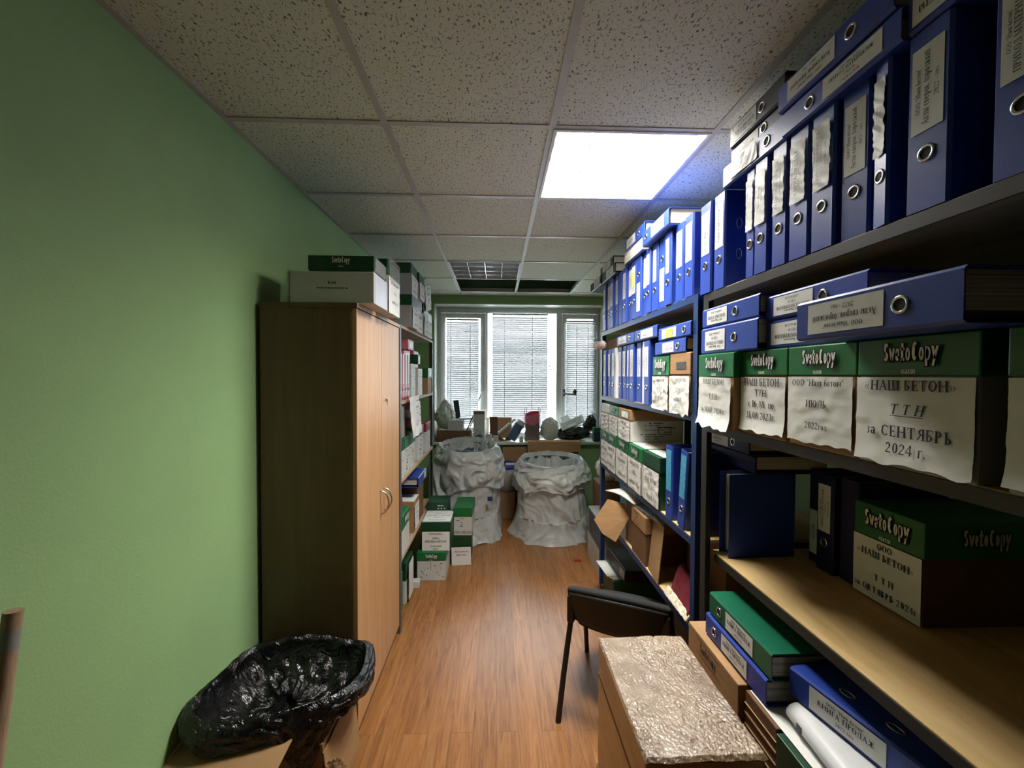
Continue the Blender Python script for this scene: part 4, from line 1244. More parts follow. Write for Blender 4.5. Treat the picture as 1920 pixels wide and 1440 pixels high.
# ------------------------------------------------------------------ on the wardrobe
def block(label, name, cat, x0, x1, y0, y1, z0, z1, mat, rz=0, group=None):
    t = thing(name, label, cat, ((x0 + x1) / 2, (y0 + y1) / 2, z0), (0, 0, rz), group)
    a, b = (x1 - x0) / 2, (y1 - y0) / 2
    part('body', MB().box(-a, a, -b, b, 0, z1 - z0), M[mat], t, .003)
    t['hx'], t['hy'], t['hz'] = a, b, z1 - z0
    return t
t = block('flat white carton with small maker print lying on top of the wardrobe', 'white_carton', 'box', -.835, -.50, 1.712, 1.905, WT + .001, WT + .128, 'white_card')
polys = text_polys('D-Link', .013, 'C', '', 1.0, sans=True)
mb = polys_mb(polys, lambda a, b: (a, -.0975, b + .076))
for k in range(9):
    mb.add([(-.06 + k * .014, -.0975, .058), (-.06 + k * .014 + .011, -.0975, .058), (-.06 + k * .014 + .011, -.0975, .062), (-.06 + k * .014, -.0975, .062)], [(0, 1, 2, 3)])
part('lettering', mb, M['ink'], t)
part('end_sheet', MB().box(.1675, .1687, -.085, .09, .0, .12), pm('bluish_label_paper', S(196, 202, 214), .4, var=.08, bmp=.4, bscale=30), t)
t = carton('dark green paper-box lid lying on the flat white carton, wardrobe top', (-.635, 1.722, WT + .129), .265, .19, .066, .060, 'dark_green_card', 'dark_green_card', rotz=PI / 2, mark=False, name='box_lid')
logo(t, .022, .035)
part('clear_tape', MB().box(.012, .17, -.1345, -.133, .004, .064), M['zip_bag'], t)
t = carton('green-lidded box with a sheet, on the wardrobe beside the white carton', (-.505, 2.055, WT + .001), .225, .31, .245, .075, 'dark_green_card', 'white_card', rotz=PI, mark=False, name='archive_box')
add_sheet(t, .21, .17, .0, [('ООО «НАШ БЕТОН»', .07, .82), ('Т Т Н', .09, .55), ('за ИЮНЬ 2023г', .08, .3)], 31, .002, 0)
part('clear_tape', MB().grid(lambda u, v: (-.004 - .012 * abs(noise.noise(Vector((u * 4, v * 4, 2)))), (u - .5) * .2, .15 + .11 * v), 10, 8), M['zip_bag'], t)

# ------------------------------------------------------------------ grey rack, top
d1 = ZD[0] + .0005
GD = 'green-lidded boxes stacked on top of the grey rack'
k = 0
for y, zz, h, n in ((2.735, 0, .205, 'lower box of the stack nearest the wardrobe on top of the grey rack'), (2.745, .206, .200, 'upper box of the stack nearest the wardrobe on top of the grey rack'),
                    (2.965, 0, .225, 'lower box of the second stack from the wardrobe, grey rack top'), (2.975, .226, .175, 'upper box of the second stack from the wardrobe, grey rack top'),
                    (3.195, 0, .225, 'lower box of the third stack from the wardrobe, grey rack top'), (3.42, 0, .20, 'last box at the window end on top of the grey rack')):
    t = carton(n, (-.535 - .008 * (k % 3), y, d1 + zz), .205, .31, h, .066, 'dark_green_card', 'grey_card' if k < 2 else 'white_card', rotz=PI, mark=False, group=GD)
    add_sheet(t, .19, h * .64, .0, txt[k % 2], 40 + k, .006 if k in (0, 2, 4) else .002, 0)
    k += 1
t = carton('box with a tilted paper sheet, topmost of the third stack on the grey rack', (-.54, 3.24, d1 + .226), .22, .31, .14, .05, 'dark_green_card', 'white_card', rotz=PI, mark=False)
add_sheet(t, .26, .19, -.03, [('ООО «НАШ БЕТОН»', .07, .84), ('Накладные', .09, .62), ('2023 год', .09, .38)], 50, .004, .0, tilt=.22, off=.006)

# grey rack, second shelf
d2 = ZD[1] + .0005
GR = 'maroon binders upright on the second shelf of the grey rack'
for i in range(4):
    binder(f'{ORD[i + 1]} upright maroon binder from the wardrobe, second shelf of the grey rack', (-.575, 2.505 + i * .071, d2), .066, 'red_binder', rot=(0, 0, PI), z=(.10, .285), lw=.022, var=1, text=False, hole=.065, group=GR, H=.28)
GPk = 'faded pink file boxes lying over the maroon binders'
for lab, y, z, w, rx in (('faded pink file box lying on the maroon binders against the wardrobe', 2.54, .282, .085, 0), ('faded pink file box lying second from the wardrobe, sagging over the maroon binders', 2.80, .235, .080, -.03), ('faded pink file box lying uppermost, tilted, under the top of the grey rack', 2.92, .326, .070, 0), ('faded pink file box lying towards the window under the uppermost one', 3.10, .268, .06, 0), ('faded pink file box lying lowest towards the window on small boxes', 3.09, .205, .055, 0)):
    t = thing('file_box', lab, 'file box', (-.60, y, d2 + z), (rx, 0, PI), GPk)
    part('body', MB().box(0, .26, -.09, .09, 0, w), M['pink'], t, .003)
    part('label_sheet', MB().box(-.0012, .0002, -.06, .05, w * .2, w * .8), M['label'], t)
    scribble(t, 'printing', -.0016, -.05, .05, w * .3, w * .7, 2, int(y * 100), 'ink_red')
GS = 'small white cartons on the second shelf of the grey rack'
for n, y, w, zs in (('white cartons stacked beside the maroon binders', 2.875, .135, (.0, .145)), ('white cartons', 3.130, .165, (.0, .085, .145))):
    for q, z in enumerate(zs):
        h = (zs[q + 1] - z - .001) if q + 1 < len(zs) else .055 if len(zs) > 2 else .085
        lab = f"{['lowest', 'second', 'topmost'][q]} small white carton of the stack {'beside the maroon binders' if y < 3 else 'in the middle of the second grey shelf'}"
        t = thing('small_carton', lab, 'box', (-.575, y, d2 + z), (0, 0, PI), GS)
        part('body', MB().box(0, .25, -w / 2, w / 2, 0, h), M['white_card'], t, .002)
        scribble(t, 'printing', -.0008, -w * .4, w * .4, .01, h - .01, 4, q + int(y * 10), 'ink_grey')
t = carton('kraft box with a pale green lid at the window end, second grey shelf', (-.56, 3.49, d2), .20, .30, .21, .08, 'green_card', 'kraft', rotz=PI, mark=False)
part('label_sheet', MB().box(-.0014, .0002, -.04, .05, .145, .19), M['label'], t)
t = thing('file_box', 'grey green file box lying on the small white cartons, second grey shelf', 'file box', (-.565, 2.99, d2 + .2315 - .001), (0, 0, PI))
part('body', MB().box(0, .25, -.08, .0, -.0, .07), M['dark_green_card'], t, .002)
part('label_sheet', MB().box(-.0012, .0002, -.07, -.01, .012, .055), M['label'], t)

# grey rack, third shelf
d3 = ZD[2] + .0005
GE = 'printed white cartons on the third shelf of the grey rack'
for i, (y, w, h, c, n) in enumerate(((2.520, .12, .235, 'dark_green_card', 'first printed white carton from the wardrobe'), (2.665, .150, .235, 'green_card', 'second printed white carton from the wardrobe'), (2.835, .165, .235, 'green_card', 'third printed white carton from the wardrobe'),
                                       (3.150, .205, .245, 'green_card', 'green-lidded white carton standing apart'), (3.475, .215, .235, 'red_binder', 'red-topped white carton at the window end'))):
    t = carton(f'{n} on the third grey shelf', (-.572, y, d3), w, .30, h, .07, c, 'white_card', rotz=PI, mark=False, group=GE)
    scribble(t, 'printing', .0022, -w * .42, w * .42, .015, h - .085, 7, 60 + i, 'ink')
    if i > 2:
        part('clear_tape', MB().box(-.003, -.0015, -w * .4, w * .3, h - .07, h - .01), M['zip_bag'], t)
t = single('hanging_sheet', MB().grid(lambda u, v: (.012 * noise.noise(Vector((u * 3, v * 4, 4))) + .02 * (1 - v), (u - .5) * (.30 + .05 * v), v * .26), 12, 14), M['paper'], 'long white printed sheet hanging from the edge of the second grey shelf', 'paper', loc=(-.548, 2.78, ZD[1] - .245))
scribble(t, 'printing', .03, -.12, .12, .06, .24, 9, 77, 'ink_grey')
t = single('leaning_folder', MB().box(0, .012, -.11, .11, 0, .21), M['grey_card'], 'grey folder leaning over the cartons beside the wardrobe, third grey shelf', 'folder', loc=(-.60, 2.57, d3 + .2375))
for k, (y, z, c) in enumerate(((3.10, .2465, 'pink'), (3.11, .312, 'label'), (3.12, .372, 'pink'))):
    t = thing('small_packet', f"{['lowest pink', 'middle white', 'uppermost pink'][k]} small packet on the green-lidded carton, third grey shelf", 'packet', (-.58, y, d3 + z), (0, 0, PI + .05 * k))
    part('body', MB().box(0, .2, -.08, .08, 0, .058), M[c], t, .002)
    scribble(t, 'printing', -.0008, -.06, .06, .01, .05, 2, 90 + k, 'ink_grey')

# grey rack, fourth shelf
d4 = ZD[3] + .0005
t = carton('kraft carton with a white label over its top, fourth grey shelf', (-.572, 2.965, d4), .18, .30, .222, .05, 'kraft', 'kraft', rotz=PI, mark=False)
part('top_sheet', MB().box(.0, .2, -.088, .088, .2222, .2234), M['paper'], t)
add_sheet(t, .16, .17, .02, [('ООО «НАШ БЕТОН»', .06, .84), ('КНИГА', .08, .6), ('2021 год', .08, .4)], 33, .004, 0, rot=(0, 0, 0))
t = carton('green-lidded box half behind the wardrobe edge, fourth grey shelf', (-.565, 2.60, d4), .215, .31, .25, .09, 'green_card', 'white_card', rotz=PI)
t = thing('red_folder', 'crumpled red folder on the green-lidded box beside the wardrobe', 'folder', (-.60, 2.58, d4 + .2515), (0, .12, PI))
part('cover', MB().box(0, .22, -.10, .10, 0, .10), M['red_binder'], t, .006)
binder('blue binder with two white labels lying on the fourth grey shelf', (-.548, 3.235, d4 + .342), .068, 'blue', rot=(-PI / 2, 0, PI), z=(.02, .11), hole=None, var=0)
t = carton('brown carton under the blue binder at the window end, fourth grey shelf', (-.58, 3.185, d4), .25, .30, .305, 0, body='kraft_dark', rotz=PI, mark=False)

# on the floor beside and under the grey rack
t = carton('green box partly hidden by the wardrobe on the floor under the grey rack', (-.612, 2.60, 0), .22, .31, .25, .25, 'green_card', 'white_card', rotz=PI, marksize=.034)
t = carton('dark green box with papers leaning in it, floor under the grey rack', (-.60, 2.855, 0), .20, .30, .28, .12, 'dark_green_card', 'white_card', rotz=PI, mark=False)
for q in range(2):
    part('loose_sheet', MB().box(-.010 - .006 * q, -.008 - .006 * q, -.09 + .03 * q, .05 + .03 * q, .02, .25 - .03 * q), M['paper'], t)
t = block('small white flat packet lying on the laminate by the wardrobe', 'flat_packet', 'packet', -.655, -.555, 2.965, 3.03, 0, .045, 'white_card', .1)
scribble(t, 'printing', -.0335, -.04, .04, .01, .035, 2, 12, 'ink_grey', 'y')
t = carton('green-lidded printed box on the floor at the foot of the box stack', (-.485, 3.072, 0), .216, .30, .212, .062, 'green_card', 'white_card', rotz=PI / 2, marksize=.026)
scribble(t, 'printing', .0022, -.09, .0, .02, .10, 6, 21, 'ink')
scribble(t, 'printed_panel', .0022, .015, .09, .085, .135, 3, 22, 'ink_grey')
scribble(t, 'printed_panel', .0022, .02, .09, .02, .07, 4, 23, 'ink_grey')
mb = MB().box(.0015, .0024, .002, .004, .075, .148)
part('printed_line', mb, M['ink_grey'], t)
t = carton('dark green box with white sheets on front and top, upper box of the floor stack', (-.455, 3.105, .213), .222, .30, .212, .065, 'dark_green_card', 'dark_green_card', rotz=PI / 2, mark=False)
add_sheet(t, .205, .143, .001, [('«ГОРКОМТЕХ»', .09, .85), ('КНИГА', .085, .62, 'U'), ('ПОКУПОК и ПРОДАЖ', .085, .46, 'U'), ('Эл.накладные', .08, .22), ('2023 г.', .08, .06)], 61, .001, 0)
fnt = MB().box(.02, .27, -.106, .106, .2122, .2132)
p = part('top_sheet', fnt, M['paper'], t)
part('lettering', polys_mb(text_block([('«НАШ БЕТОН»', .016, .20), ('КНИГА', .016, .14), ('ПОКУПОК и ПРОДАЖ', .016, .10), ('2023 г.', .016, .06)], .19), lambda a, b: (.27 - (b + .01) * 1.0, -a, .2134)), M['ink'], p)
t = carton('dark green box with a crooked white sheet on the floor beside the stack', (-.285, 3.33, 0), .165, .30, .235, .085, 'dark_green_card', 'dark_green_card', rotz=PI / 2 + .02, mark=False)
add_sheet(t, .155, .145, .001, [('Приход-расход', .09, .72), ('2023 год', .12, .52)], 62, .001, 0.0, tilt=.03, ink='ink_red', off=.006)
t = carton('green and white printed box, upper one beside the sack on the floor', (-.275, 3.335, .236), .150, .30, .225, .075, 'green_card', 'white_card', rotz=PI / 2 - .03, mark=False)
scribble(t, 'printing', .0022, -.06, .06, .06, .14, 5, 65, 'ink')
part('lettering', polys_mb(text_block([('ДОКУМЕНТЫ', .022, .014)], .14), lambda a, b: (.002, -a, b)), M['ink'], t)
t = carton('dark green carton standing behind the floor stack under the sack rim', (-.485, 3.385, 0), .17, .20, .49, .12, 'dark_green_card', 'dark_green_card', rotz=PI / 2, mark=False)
scribble(t, 'printing', -.001, -.08, .08, .40, .47, 3, 66, 'label')

# ------------------------------------------------------------------ the two tubs in clear sacks
def ridge(p):
    return 1.0 - abs(noise.noise(p)) * 2.0
def sack(name, label, cx, cy, R0, rim_z, skirt_z, base_r, lobes, seed, rim_tilt=0.0, taildir=None):
    t = thing(name, label, 'tub', (cx, cy, 0))
    part('tub', MB().lathe([(base_r * .80, 0.0), (base_r * .84, .02), (R0 * .90, rim_z - .02), (R0 * .93, rim_z - .012), (R0 * .88, rim_z - .012), (base_r * .78, .06), (0.001, .06)], seg=48), M['barrel'], t)
    def zz(a, z):
        return z + rim_tilt * math.sin(a)
    def body(u, v):
        a = 2 * PI * u
        z = v * (rim_z - .03)
        f = v
        c, n = math.cos(a), math.sin(a)
        w = noise.noise(Vector((c * 1.2, n * 1.2, z * 2.2 + seed))) * .8
        p = Vector((c * 1.7 + w * 1.2, n * 1.7 - w, z * 1.9 + seed + w))
        fold = ridge(p) * .62 + ridge(p * 2.2 + Vector((3, 1, seed))) * .34 + ridge(p * 4.9) * .05
        r = base_r * (1 - f) + R0 * .93 * f
        r += (1 - f) * .045 + .055 * fold * (1.1 - f) + .02 * noise.noise(Vector((c * 1.5, n * 1.5, z * 3 + seed)))
        if v < .16:
            r += .055 * (1 - v / .16) ** 1.5 * (.55 + .6 * noise.noise(Vector((c * 2.4, n * 2.4, seed))))
        return (r * c, r * n, max(.003, zz(a, z) if v > .3 else z))
    part('sack_body', MB().grid(body, 200, 64, 0, True), M['clear_bag'], t)
    def skirt(u, v):
        a = 2 * PI * u
        n1 = noise.noise(Vector((math.cos(a) * 1.6, math.sin(a) * 1.6, seed * 2.0)))
        low = skirt_z + .07 * n1
        if taildir is not None:
            da = (a - taildir + PI) % (2 * PI) - PI
            low -= .24 * math.exp(-(da / .30) ** 2)
        w = noise.noise(Vector((math.cos(a) * 1.3, math.sin(a) * 1.3, v * 2 + seed))) * .9
        p = Vector((math.cos(a) * 1.7 + w, math.sin(a) * 1.7 - w, v * 1.6 + seed + w))
        if v < .22:                       # inside the mouth
            f = v / .22
            r = R0 * (.80 + .17 * f)
            z = rim_z - .16 * (1 - f) ** 1.4
        else:
            f = (v - .22) / .78
            r = R0 * (.97 + .16 * math.sin(min(1, f * 1.5) * PI / 2) + .02 * math.sin(PI * f))
            z = rim_z + .018 * math.cos(f * PI / 2) - (rim_z - low) * f ** 1.1
        r += (.034 * ridge(p) + .020 * ridge(p * 2.3) + .004 * ridge(p * 5.1)) * (.25 + min(1, v * 1.3)) - .024
        z = zz(a, z) if z > .4 else z
        return (r * math.cos(a), r * math.sin(a), z + .012 * noise.noise(p * 1.7))
    part('folded_rim', MB().grid(skirt, 200, 56, 0, True), M['clear_bag'], t)
    return t
ta = sack('lined_tub', 'tall round tub lined with a clear sack, beside the grey rack end', -.285, 4.05, .290, .845, .50, .25, 5, 1.3, .03, -2.3)
sc_ = single('dark_scraps', MB().grid(lambda u, v: ((u - .5) * .34 * (1 - .2 * abs(2 * v - 1)), (v - .5) * .34 * (1 - .25 * abs(2 * u - 1)), .10 * abs(noise.noise(Vector((u * 5, v * 5, 2)))) + .03 * noise.noise(Vector((u * 14, v * 14, 5)))), 26, 26), pm('shredded_dark_film', S(60, 70, 76), .4, var=.6, scale=30, bmp=.8, bscale=50), 'dark crumpled film stuffed inside the tall lined tub', 'film', loc=(-.285, 4.05, .735))
solidify(sc_, .01)
sack('lined_tub', 'squat round tub in a bulging clear sack, in front of the sill', .53, 4.05, .312, .70, .475, .292, 7, 4.1, .02)
t = MB()
def tail(u, v):
    a = -1.9 + 1.5 * u
    r = .28 + .07 * v + .02 * ridge(Vector((u * 5, v * 3, 2)))
    return (r * math.cos(a), r * math.sin(a), .30 * (1 - v) ** 1.3 + .006 + .01 * ridge(Vector((u * 7, v * 4, 8))))
p = part('sack_tail', t.grid(tail, 40, 20), M['clear_bag'], ta)
part('printed_tag', MB().box(.20, .245, -.345, -.343, .40, .44), pm('navy_tag', S(34, 40, 90), .5), ta)

# ------------------------------------------------------------------ around the tubs
t = thing('paint_bucket', 'white plastic bucket with a blue lid between the two lined tubs', 'bucket', (.095, 4.495, .285))
part('body', MB().lathe([(.0, 0), (.105, 0), (.128, .25), (.128, .262), (0, .262)], seg=32), M['bucket'], t)
part('lid', MB().lathe([(.137, .245), (.140, .262), (.137, .285), (.125, .288), (.118, .280), (0, .280)], seg=32), M['bucket_blue'], t)
part('label_sheet', MB().box(.0, .10, -.06, .05, .2805, .2815), M['label'], t)
block('kraft carton on the floor carrying the white bucket', 'carton', 'box', -.04, .19, 4.40, 4.635, 0, .284, 'kraft')
block('brown carton pushed under the window sill between the tubs', 'carton', 'box', .06, .333, 4.655, 4.742, 0, .72, 'kraft')
t = block('large kraft monitor carton with a dark corner panel, leaning under the sill', 'monitor_carton', 'box', .338, .915, 4.515, 4.635, .30, .802, 'kraft')
scribble(t, 'printing', -.0608, -.26, .05, .43, .465, 1, 31, 'ink_red', 'y')
scribble(t, 'printing', -.0608, -.27, -.10, .36, .40, 2, 32, 'ink', 'y')
p = part('dark_panel', MB().box(.085, .265, -.0612, -.0595, .26, .39), M['dark'], t)
part('lettering', polys_mb(text_polys('acer', .026, 'C', 'I', 1.0, sans=True), lambda a, b: (.175 + a, -.0618, .345 + b)), M['label'], p)
block('low brown carton carrying the monitor carton under the sill', 'carton', 'box', .36, .90, 4.50, 4.635, 0, .299, 'kraft_dark')
block('brown carton with taped top at the end of the blue rack by the window', 'carton', 'box', .87, 1.20, 3.51, 3.74, 0, .60, 'kraft_dark')
def bag(name, label, cat, mat, loc, sx, sy, sz, seed, amp=.25, top=.5, sq=1.0, rot=(0, 0, 0)):
    def f(u, v):
        a = 2 * PI * u
        q = math.sin(PI * min(.999, max(.001, v * .97 + .03)) ** .8)
        r = q ** sq
        p = Vector((math.cos(a) * r * 1.7, math.sin(a) * r * 1.7, v * 2.2 + seed))
        k = 1 + amp * noise.noise(p) + amp * .45 * (ridge(p * 2.4) - .6)
        if v > 1 - top * .3:
            k *= 1 + .3 * math.sin(a * 7 + seed)
        return (sx * r * k * math.cos(a), sy * r * k * math.sin(a), max(0, sz * v + .03 * sz * noise.noise(p * 1.5)) + .001)
    return single(name, MB().grid(f, 56, 34, 0, True), M[mat], label, cat, loc=loc, rot=rot)
bag('white_sack', 'crumpled white plastic sack on the brown carton by the window corner', 'bag', 'white_bag', (1.00, 3.62, .602), .125, .115, .31, 2.2, .4)

# ------------------------------------------------------------------ on the window sill
Z0 = WZ0 + .001
def sx(px, y=4.78):
    return (px - 932.6) * y / 781.0
t = block('wide brown carton with the white sack slumped on it, end of the sill', 'carton', 'box', sx(822), sx(884), 4.66, 4.92, Z0, Z0 + .125, 'kraft_dark')
t = block('white carton lying on the brown one on the sill', 'white_carton', 'box', sx(842), sx(870), 4.67, 4.88, Z0 + .126, Z0 + .245, 'white_card')
bag('carrier_bag', 'large knotted white carrier bag slumped at the wardrobe end of the sill', 'bag', 'white_bag', (sx(836), 4.76, Z0 + .127), .115, .09, .36, 5.5, .35) 
t = single('dark_monitor', MB().box(-.03, .03, -.01, .015, 0, .21), M['black_plastic'], 'dark flat device leaning behind the knotted white carrier bag', 'device', loc=(sx(858), 4.86, Z0 + .247), rot=(0, -.12, 0), bevel=.004)
t = block('flat white tray of papers behind the tall white carton on the sill', 'paper_tray', 'tray', sx(862), sx(886), 4.72, 4.90, Z0 + .247, Z0 + .262, 'paper')
GF = 'thin files leaning on the brown carton on the sill'
for k in range(3):
    single('thin_file', MB().box(-.006, .006, -.11, .10, 0, .17), M[('white_card', 'dark', 'paper')[k]], f"{('white', 'dark grey', 'pale cream')[k]} thin file leaning beside the white carton on the sill", 'file', GF, .001, (sx(873.5 + 3.2 * k), 4.78, Z0 + .130), (0, .42, 0)) if k else None
t = block('tall white carton standing on end on the sill', 'white_carton', 'box', sx(889), sx(910), 4.66, 4.80, Z0, Z0 + .345, 'white_card')
scribble(t, 'printing', -.0708, -.045, .045, .05, .14, 4, 41, 'ink_grey', 'y')
part('open_flap', MB().box(-.066, .066, -.075, .04, .346, .352), M['white_card'], t)
part('dark_slot', MB().box(-.055, .062, -.0708, -.0695, .312, .336), M['kraft_dark'], t)
t = bag('crumpled_cloth', 'crumpled teal cloth at the foot of the tall white carton', 'cloth', 'teal_cloth', (sx(902), 4.652 + .05, Z0), .06, .045, .09, 8.1, .5)
t.location = (sx(900), 4.612 + .035, Z0)
t = block('small white box with an open dark top on the sill', 'small_box', 'box', sx(911), sx(923), 4.665, 4.75, Z0, Z0 + .085, 'white_card')
part('dark_top', MB().box(-.03, .03, -.036, .036, .0852, .088), M['dark'], t)
block('smaller white box beside the one with the dark top', 'small_box', 'box', sx(925), sx(935), 4.665, 4.74, Z0, Z0 + .070, 'white_card')
t = single('white_stick', MB().box(-.008, .008, -.006, .006, 0, .26), M['pvc'], 'thin white plastic strip standing between the white carton and the opened box', 'strip', loc=(sx(915), 4.80, Z0), rot=(0, .02, 0), bevel=.001)
t = thing('open_carton', 'opened brown carton standing askew on the sill, paper inside', 'box', (sx(944), 4.80, Z0 + .06))
b = MB()
b.add([(x, -.10, z) for x, z in ((-.16, .22), (-.065, .22), (-.065, .02), (.015, -.045), (.115, .125), (.175, .065), (.08, -.06 + .012), (-.03, -.055), (-.155, .035))], [tuple(range(9))])
o = part('front_panel', b, M['kraft_dark'], t)
solidify(o, .006)
part('back_panel', MB().box(-.16, .10, .09, .095, -.05, .19), M['kraft'], t)
part('flap', MB().box(-.165, -.075, -.05, .06, .222, .226), M['kraft'], t, rot=(0, -.2, 0))
o = part('paper_bundle', MB().grid(lambda u, v: (-.06 + .19 * u, -.07 + .13 * v, .02 + .17 * u * (1 - .15 * v) + .012 * noise.noise(Vector((u * 14, v * 3, 2)))), 20, 8), M['paper'], t)
solidify(o, .02)
t = single('wrapped_roll', MB().tube([(0, 0, 0), (.045, 0, .075), (.10, 0, .165)], .055, 14), M['blue_pack'], 'slate blue wrapped roll leaning against the opened carton on the sill', 'roll', loc=(sx(958), 4.69, Z0 + .030))
part('open_end', MB().tube([(.100, 0, .165), (.125, 0, .205)], .048, 12), M['white_card'], t)
# clear zip pouch with pink top and dark red filling
t = thing('zip_pouch', 'clear standing pouch with a pink top and dark red contents on the sill', 'bag', (sx(998.5), 4.78, Z0))
def pouch(sx_, sy_, z0, z1, amp, sd):
    def f(u, v):
        a = 2 * PI * u
        c, s = math.cos(a), math.sin(a)
        k = 1 + amp * noise.noise(Vector((c * 2, s * 2, v * 4 + sd)))
        return (sx_ * math.copysign(abs(c) ** .6, c) * k, sy_ * math.copysign(abs(s) ** .6, s) * k, z0 + (z1 - z0) * v)
    return MB().grid(f, 36, 16, 0, True)
fm = pouch(.085, .055, .004, .20, .12, 1)
fm.grid(lambda u, v: (.083 * v * math.cos(2 * PI * u), .053 * v * math.sin(2 * PI * u), .20 + .02 * noise.noise(Vector((u * 6, v * 4, 1)))), 30, 6, 0, True)
part('filling', fm, M['rug'], t)
part('film', pouch(.096, .064, .0, .30, .06, 3), M['zip_bag'], t)
part('pink_lining', MB().grid(lambda u, v: ((.085 + .004 * v) * math.cos(2 * PI * u) * (1 - .5 * max(0, v - .8)), (.058) * math.sin(2 * PI * u), .18 + .13 * v + .025 * math.sin(2 * PI * u + .7) * v), 36, 8, 0, True), M['pink_film'], t)
for s in (-1, 1):
    part('carry_loop', MB().tube([(s * .085, 0, .29), (s * .092, 0, .36), (s * .07, 0, .385), (s * .062, 0, .30)], .003, 6), M['dark'], t)
bag('carrier_bag', 'white carrier bag with tied handles standing beside the pink pouch', 'bag', 'white_bag', (sx(1032), 4.79, Z0), .115, .075, .27, 9.3, .22, .9, .62)
bag('black_sack', 'black plastic sack lying on the sill under the white keyboard', 'bag', 'black_bag', (sx(1072), 4.77, Z0 + .004), .195, .10, .185, 3.3, .35, .3, .55)
bag('black_sack', 'black sack end standing up beside the blue rack on the sill', 'bag', 'black_bag', (sx(1106), 4.83, Z0 + .10), .075, .05, .20, 6.7, .4, .8, .8).rotation_euler = (0, .25, 0)
t = thing('white_keyboard', 'white plastic keyboard tray lying tilted on the black sack', 'keyboard', (sx(1072), 4.72, Z0 + .205), (.75, -.38, 0))
part('body', MB().prism([(-.14, -.055), (.14, -.055), (.15, .05), (-.13, .055)], 0, .016), M['pvc'], t, .003)
kk = MB()
for i in range(9):
    for j in range(3):
        if not (3 <= i <= 5 and j == 0):
            kk.box(-.12 + i * .026, -.12 + i * .026 + .020, -.042 + j * .030, -.042 + j * .030 + .022, .016, .020)
part('key_block', kk, M['white_card'], t)
part('upper_flap', MB().box(-.10, .0, .056, .13, .0, .008), M['pvc'], t)
t = carton('dark green box standing at the rack end of the sill', (sx(1121), 4.655, Z0), .12, .10, .16, .055, 'green_card', 'dark_green_card', rotz=PI / 2, mark=False)
single('grey_bar', MB().box(-.075, .075, -.012, .012, 0, .012), M['grey_plastic'], 'short grey plastic bar lying at the sill edge above the monitor carton', 'bar', loc=(sx(1020, 4.66), 4.658, Z0), rot=(0, 0, .05), bevel=.002)
t = single('glass_jar', MB().lathe([(0, 0), (.022, 0), (.024, .03), (.014, .05), (.014, .06), (0, .062)], seg=16), M['bucket'], 'tiny clear white bottle beside the blue wrapped roll', 'bottle', loc=(sx(978, 4.67), 4.67, Z0))

# ------------------------------------------------------------------ chair
def catmull(pts, n, closed=False):
    out = []
    m = len(pts)
    for i in range(m if closed else m - 1):
        p0, p1, p2, p3 = (Vector(pts[(i + k - 1) % m] if closed else pts[min(max(i + k - 1, 0), m - 1)]) for k in range(4))
        for q in range(n):
            s = q / n
            out.append(.5 * (2 * p1 + (p2 - p0) * s + (2 * p0 - 5 * p1 + 4 * p2 - p3) * s * s + (3 * p1 - p0 - 3 * p2 + p3) * s ** 3))
    if not closed:
        out.append(Vector(pts[-1]))
    return out
t = thing('office_chair', 'low black fabric chair seen from behind, in front of the blue rack', 'chair', (.515, 1.765, 0), (0, 0, -.445))
# local: x across, +y the way the chair faces; the back is towards the camera
def backpad(u, v):
    x = (u - .5) * 2
    w = .222 * (1 - .10 * (1 - v) ** 2)
    z = .425 + .165 * v - .035 * x * x * v
    return (w * x, .000 + .055 * x * x - .015 * v, z)
o = part('backrest', MB().grid(backpad, 25, 12), M['black_cloth'], t)
solidify(o, .036)
sb = o.modifiers.new('soft', 'SUBSURF')
sb.levels = sb.render_levels = 1
o = part('back_shell', MB().grid(lambda u, v: (lambda p: (p[0] * .96, p[1] - .026, p[2] * 1.0 - .008))(backpad(u, v * .92)), 25, 10), M['brown_shell'], t)
solidify(o, .006)
def seatpad(u, v):
    x, y = (u - .5) * 2, (v - .5) * 2
    k = (1 - .18 * abs(x * y) ** 2)
    return (.225 * x * k, .245 + .18 * y * k, .375 + .012 * (1 - x * x) * (1 - y * y) - .02 * max(0, y) ** 3)
o = part('seat', MB().grid(seatpad, 20, 20), M['black_cloth'], t)
solidify(o, .045)
for s in (-1, 1):
    leg = MB().tube([(s * .232, -.075, 0), (s * .222, -.02, .20), (s * .208, .035, .40), (s * .205, .030, .50)], .0125, 12)
    part('leg', leg, M['black_plastic'], t)
    part('leg', MB().tube([(s * .226, .445, 0), (s * .222, .38, .22), (s * .205, .33, .385)], .0125, 12), M['black_plastic'], t)
    part('bracket', MB().box(s * .205 - .016, s * .205 + .016, .012, .050, .40, .52), M['black_plastic'], t, .005)
part('cross_bar', MB().tube([(-.205, .33, .375), (.205, .33, .375)], .010, 8), M['black_plastic'], t)

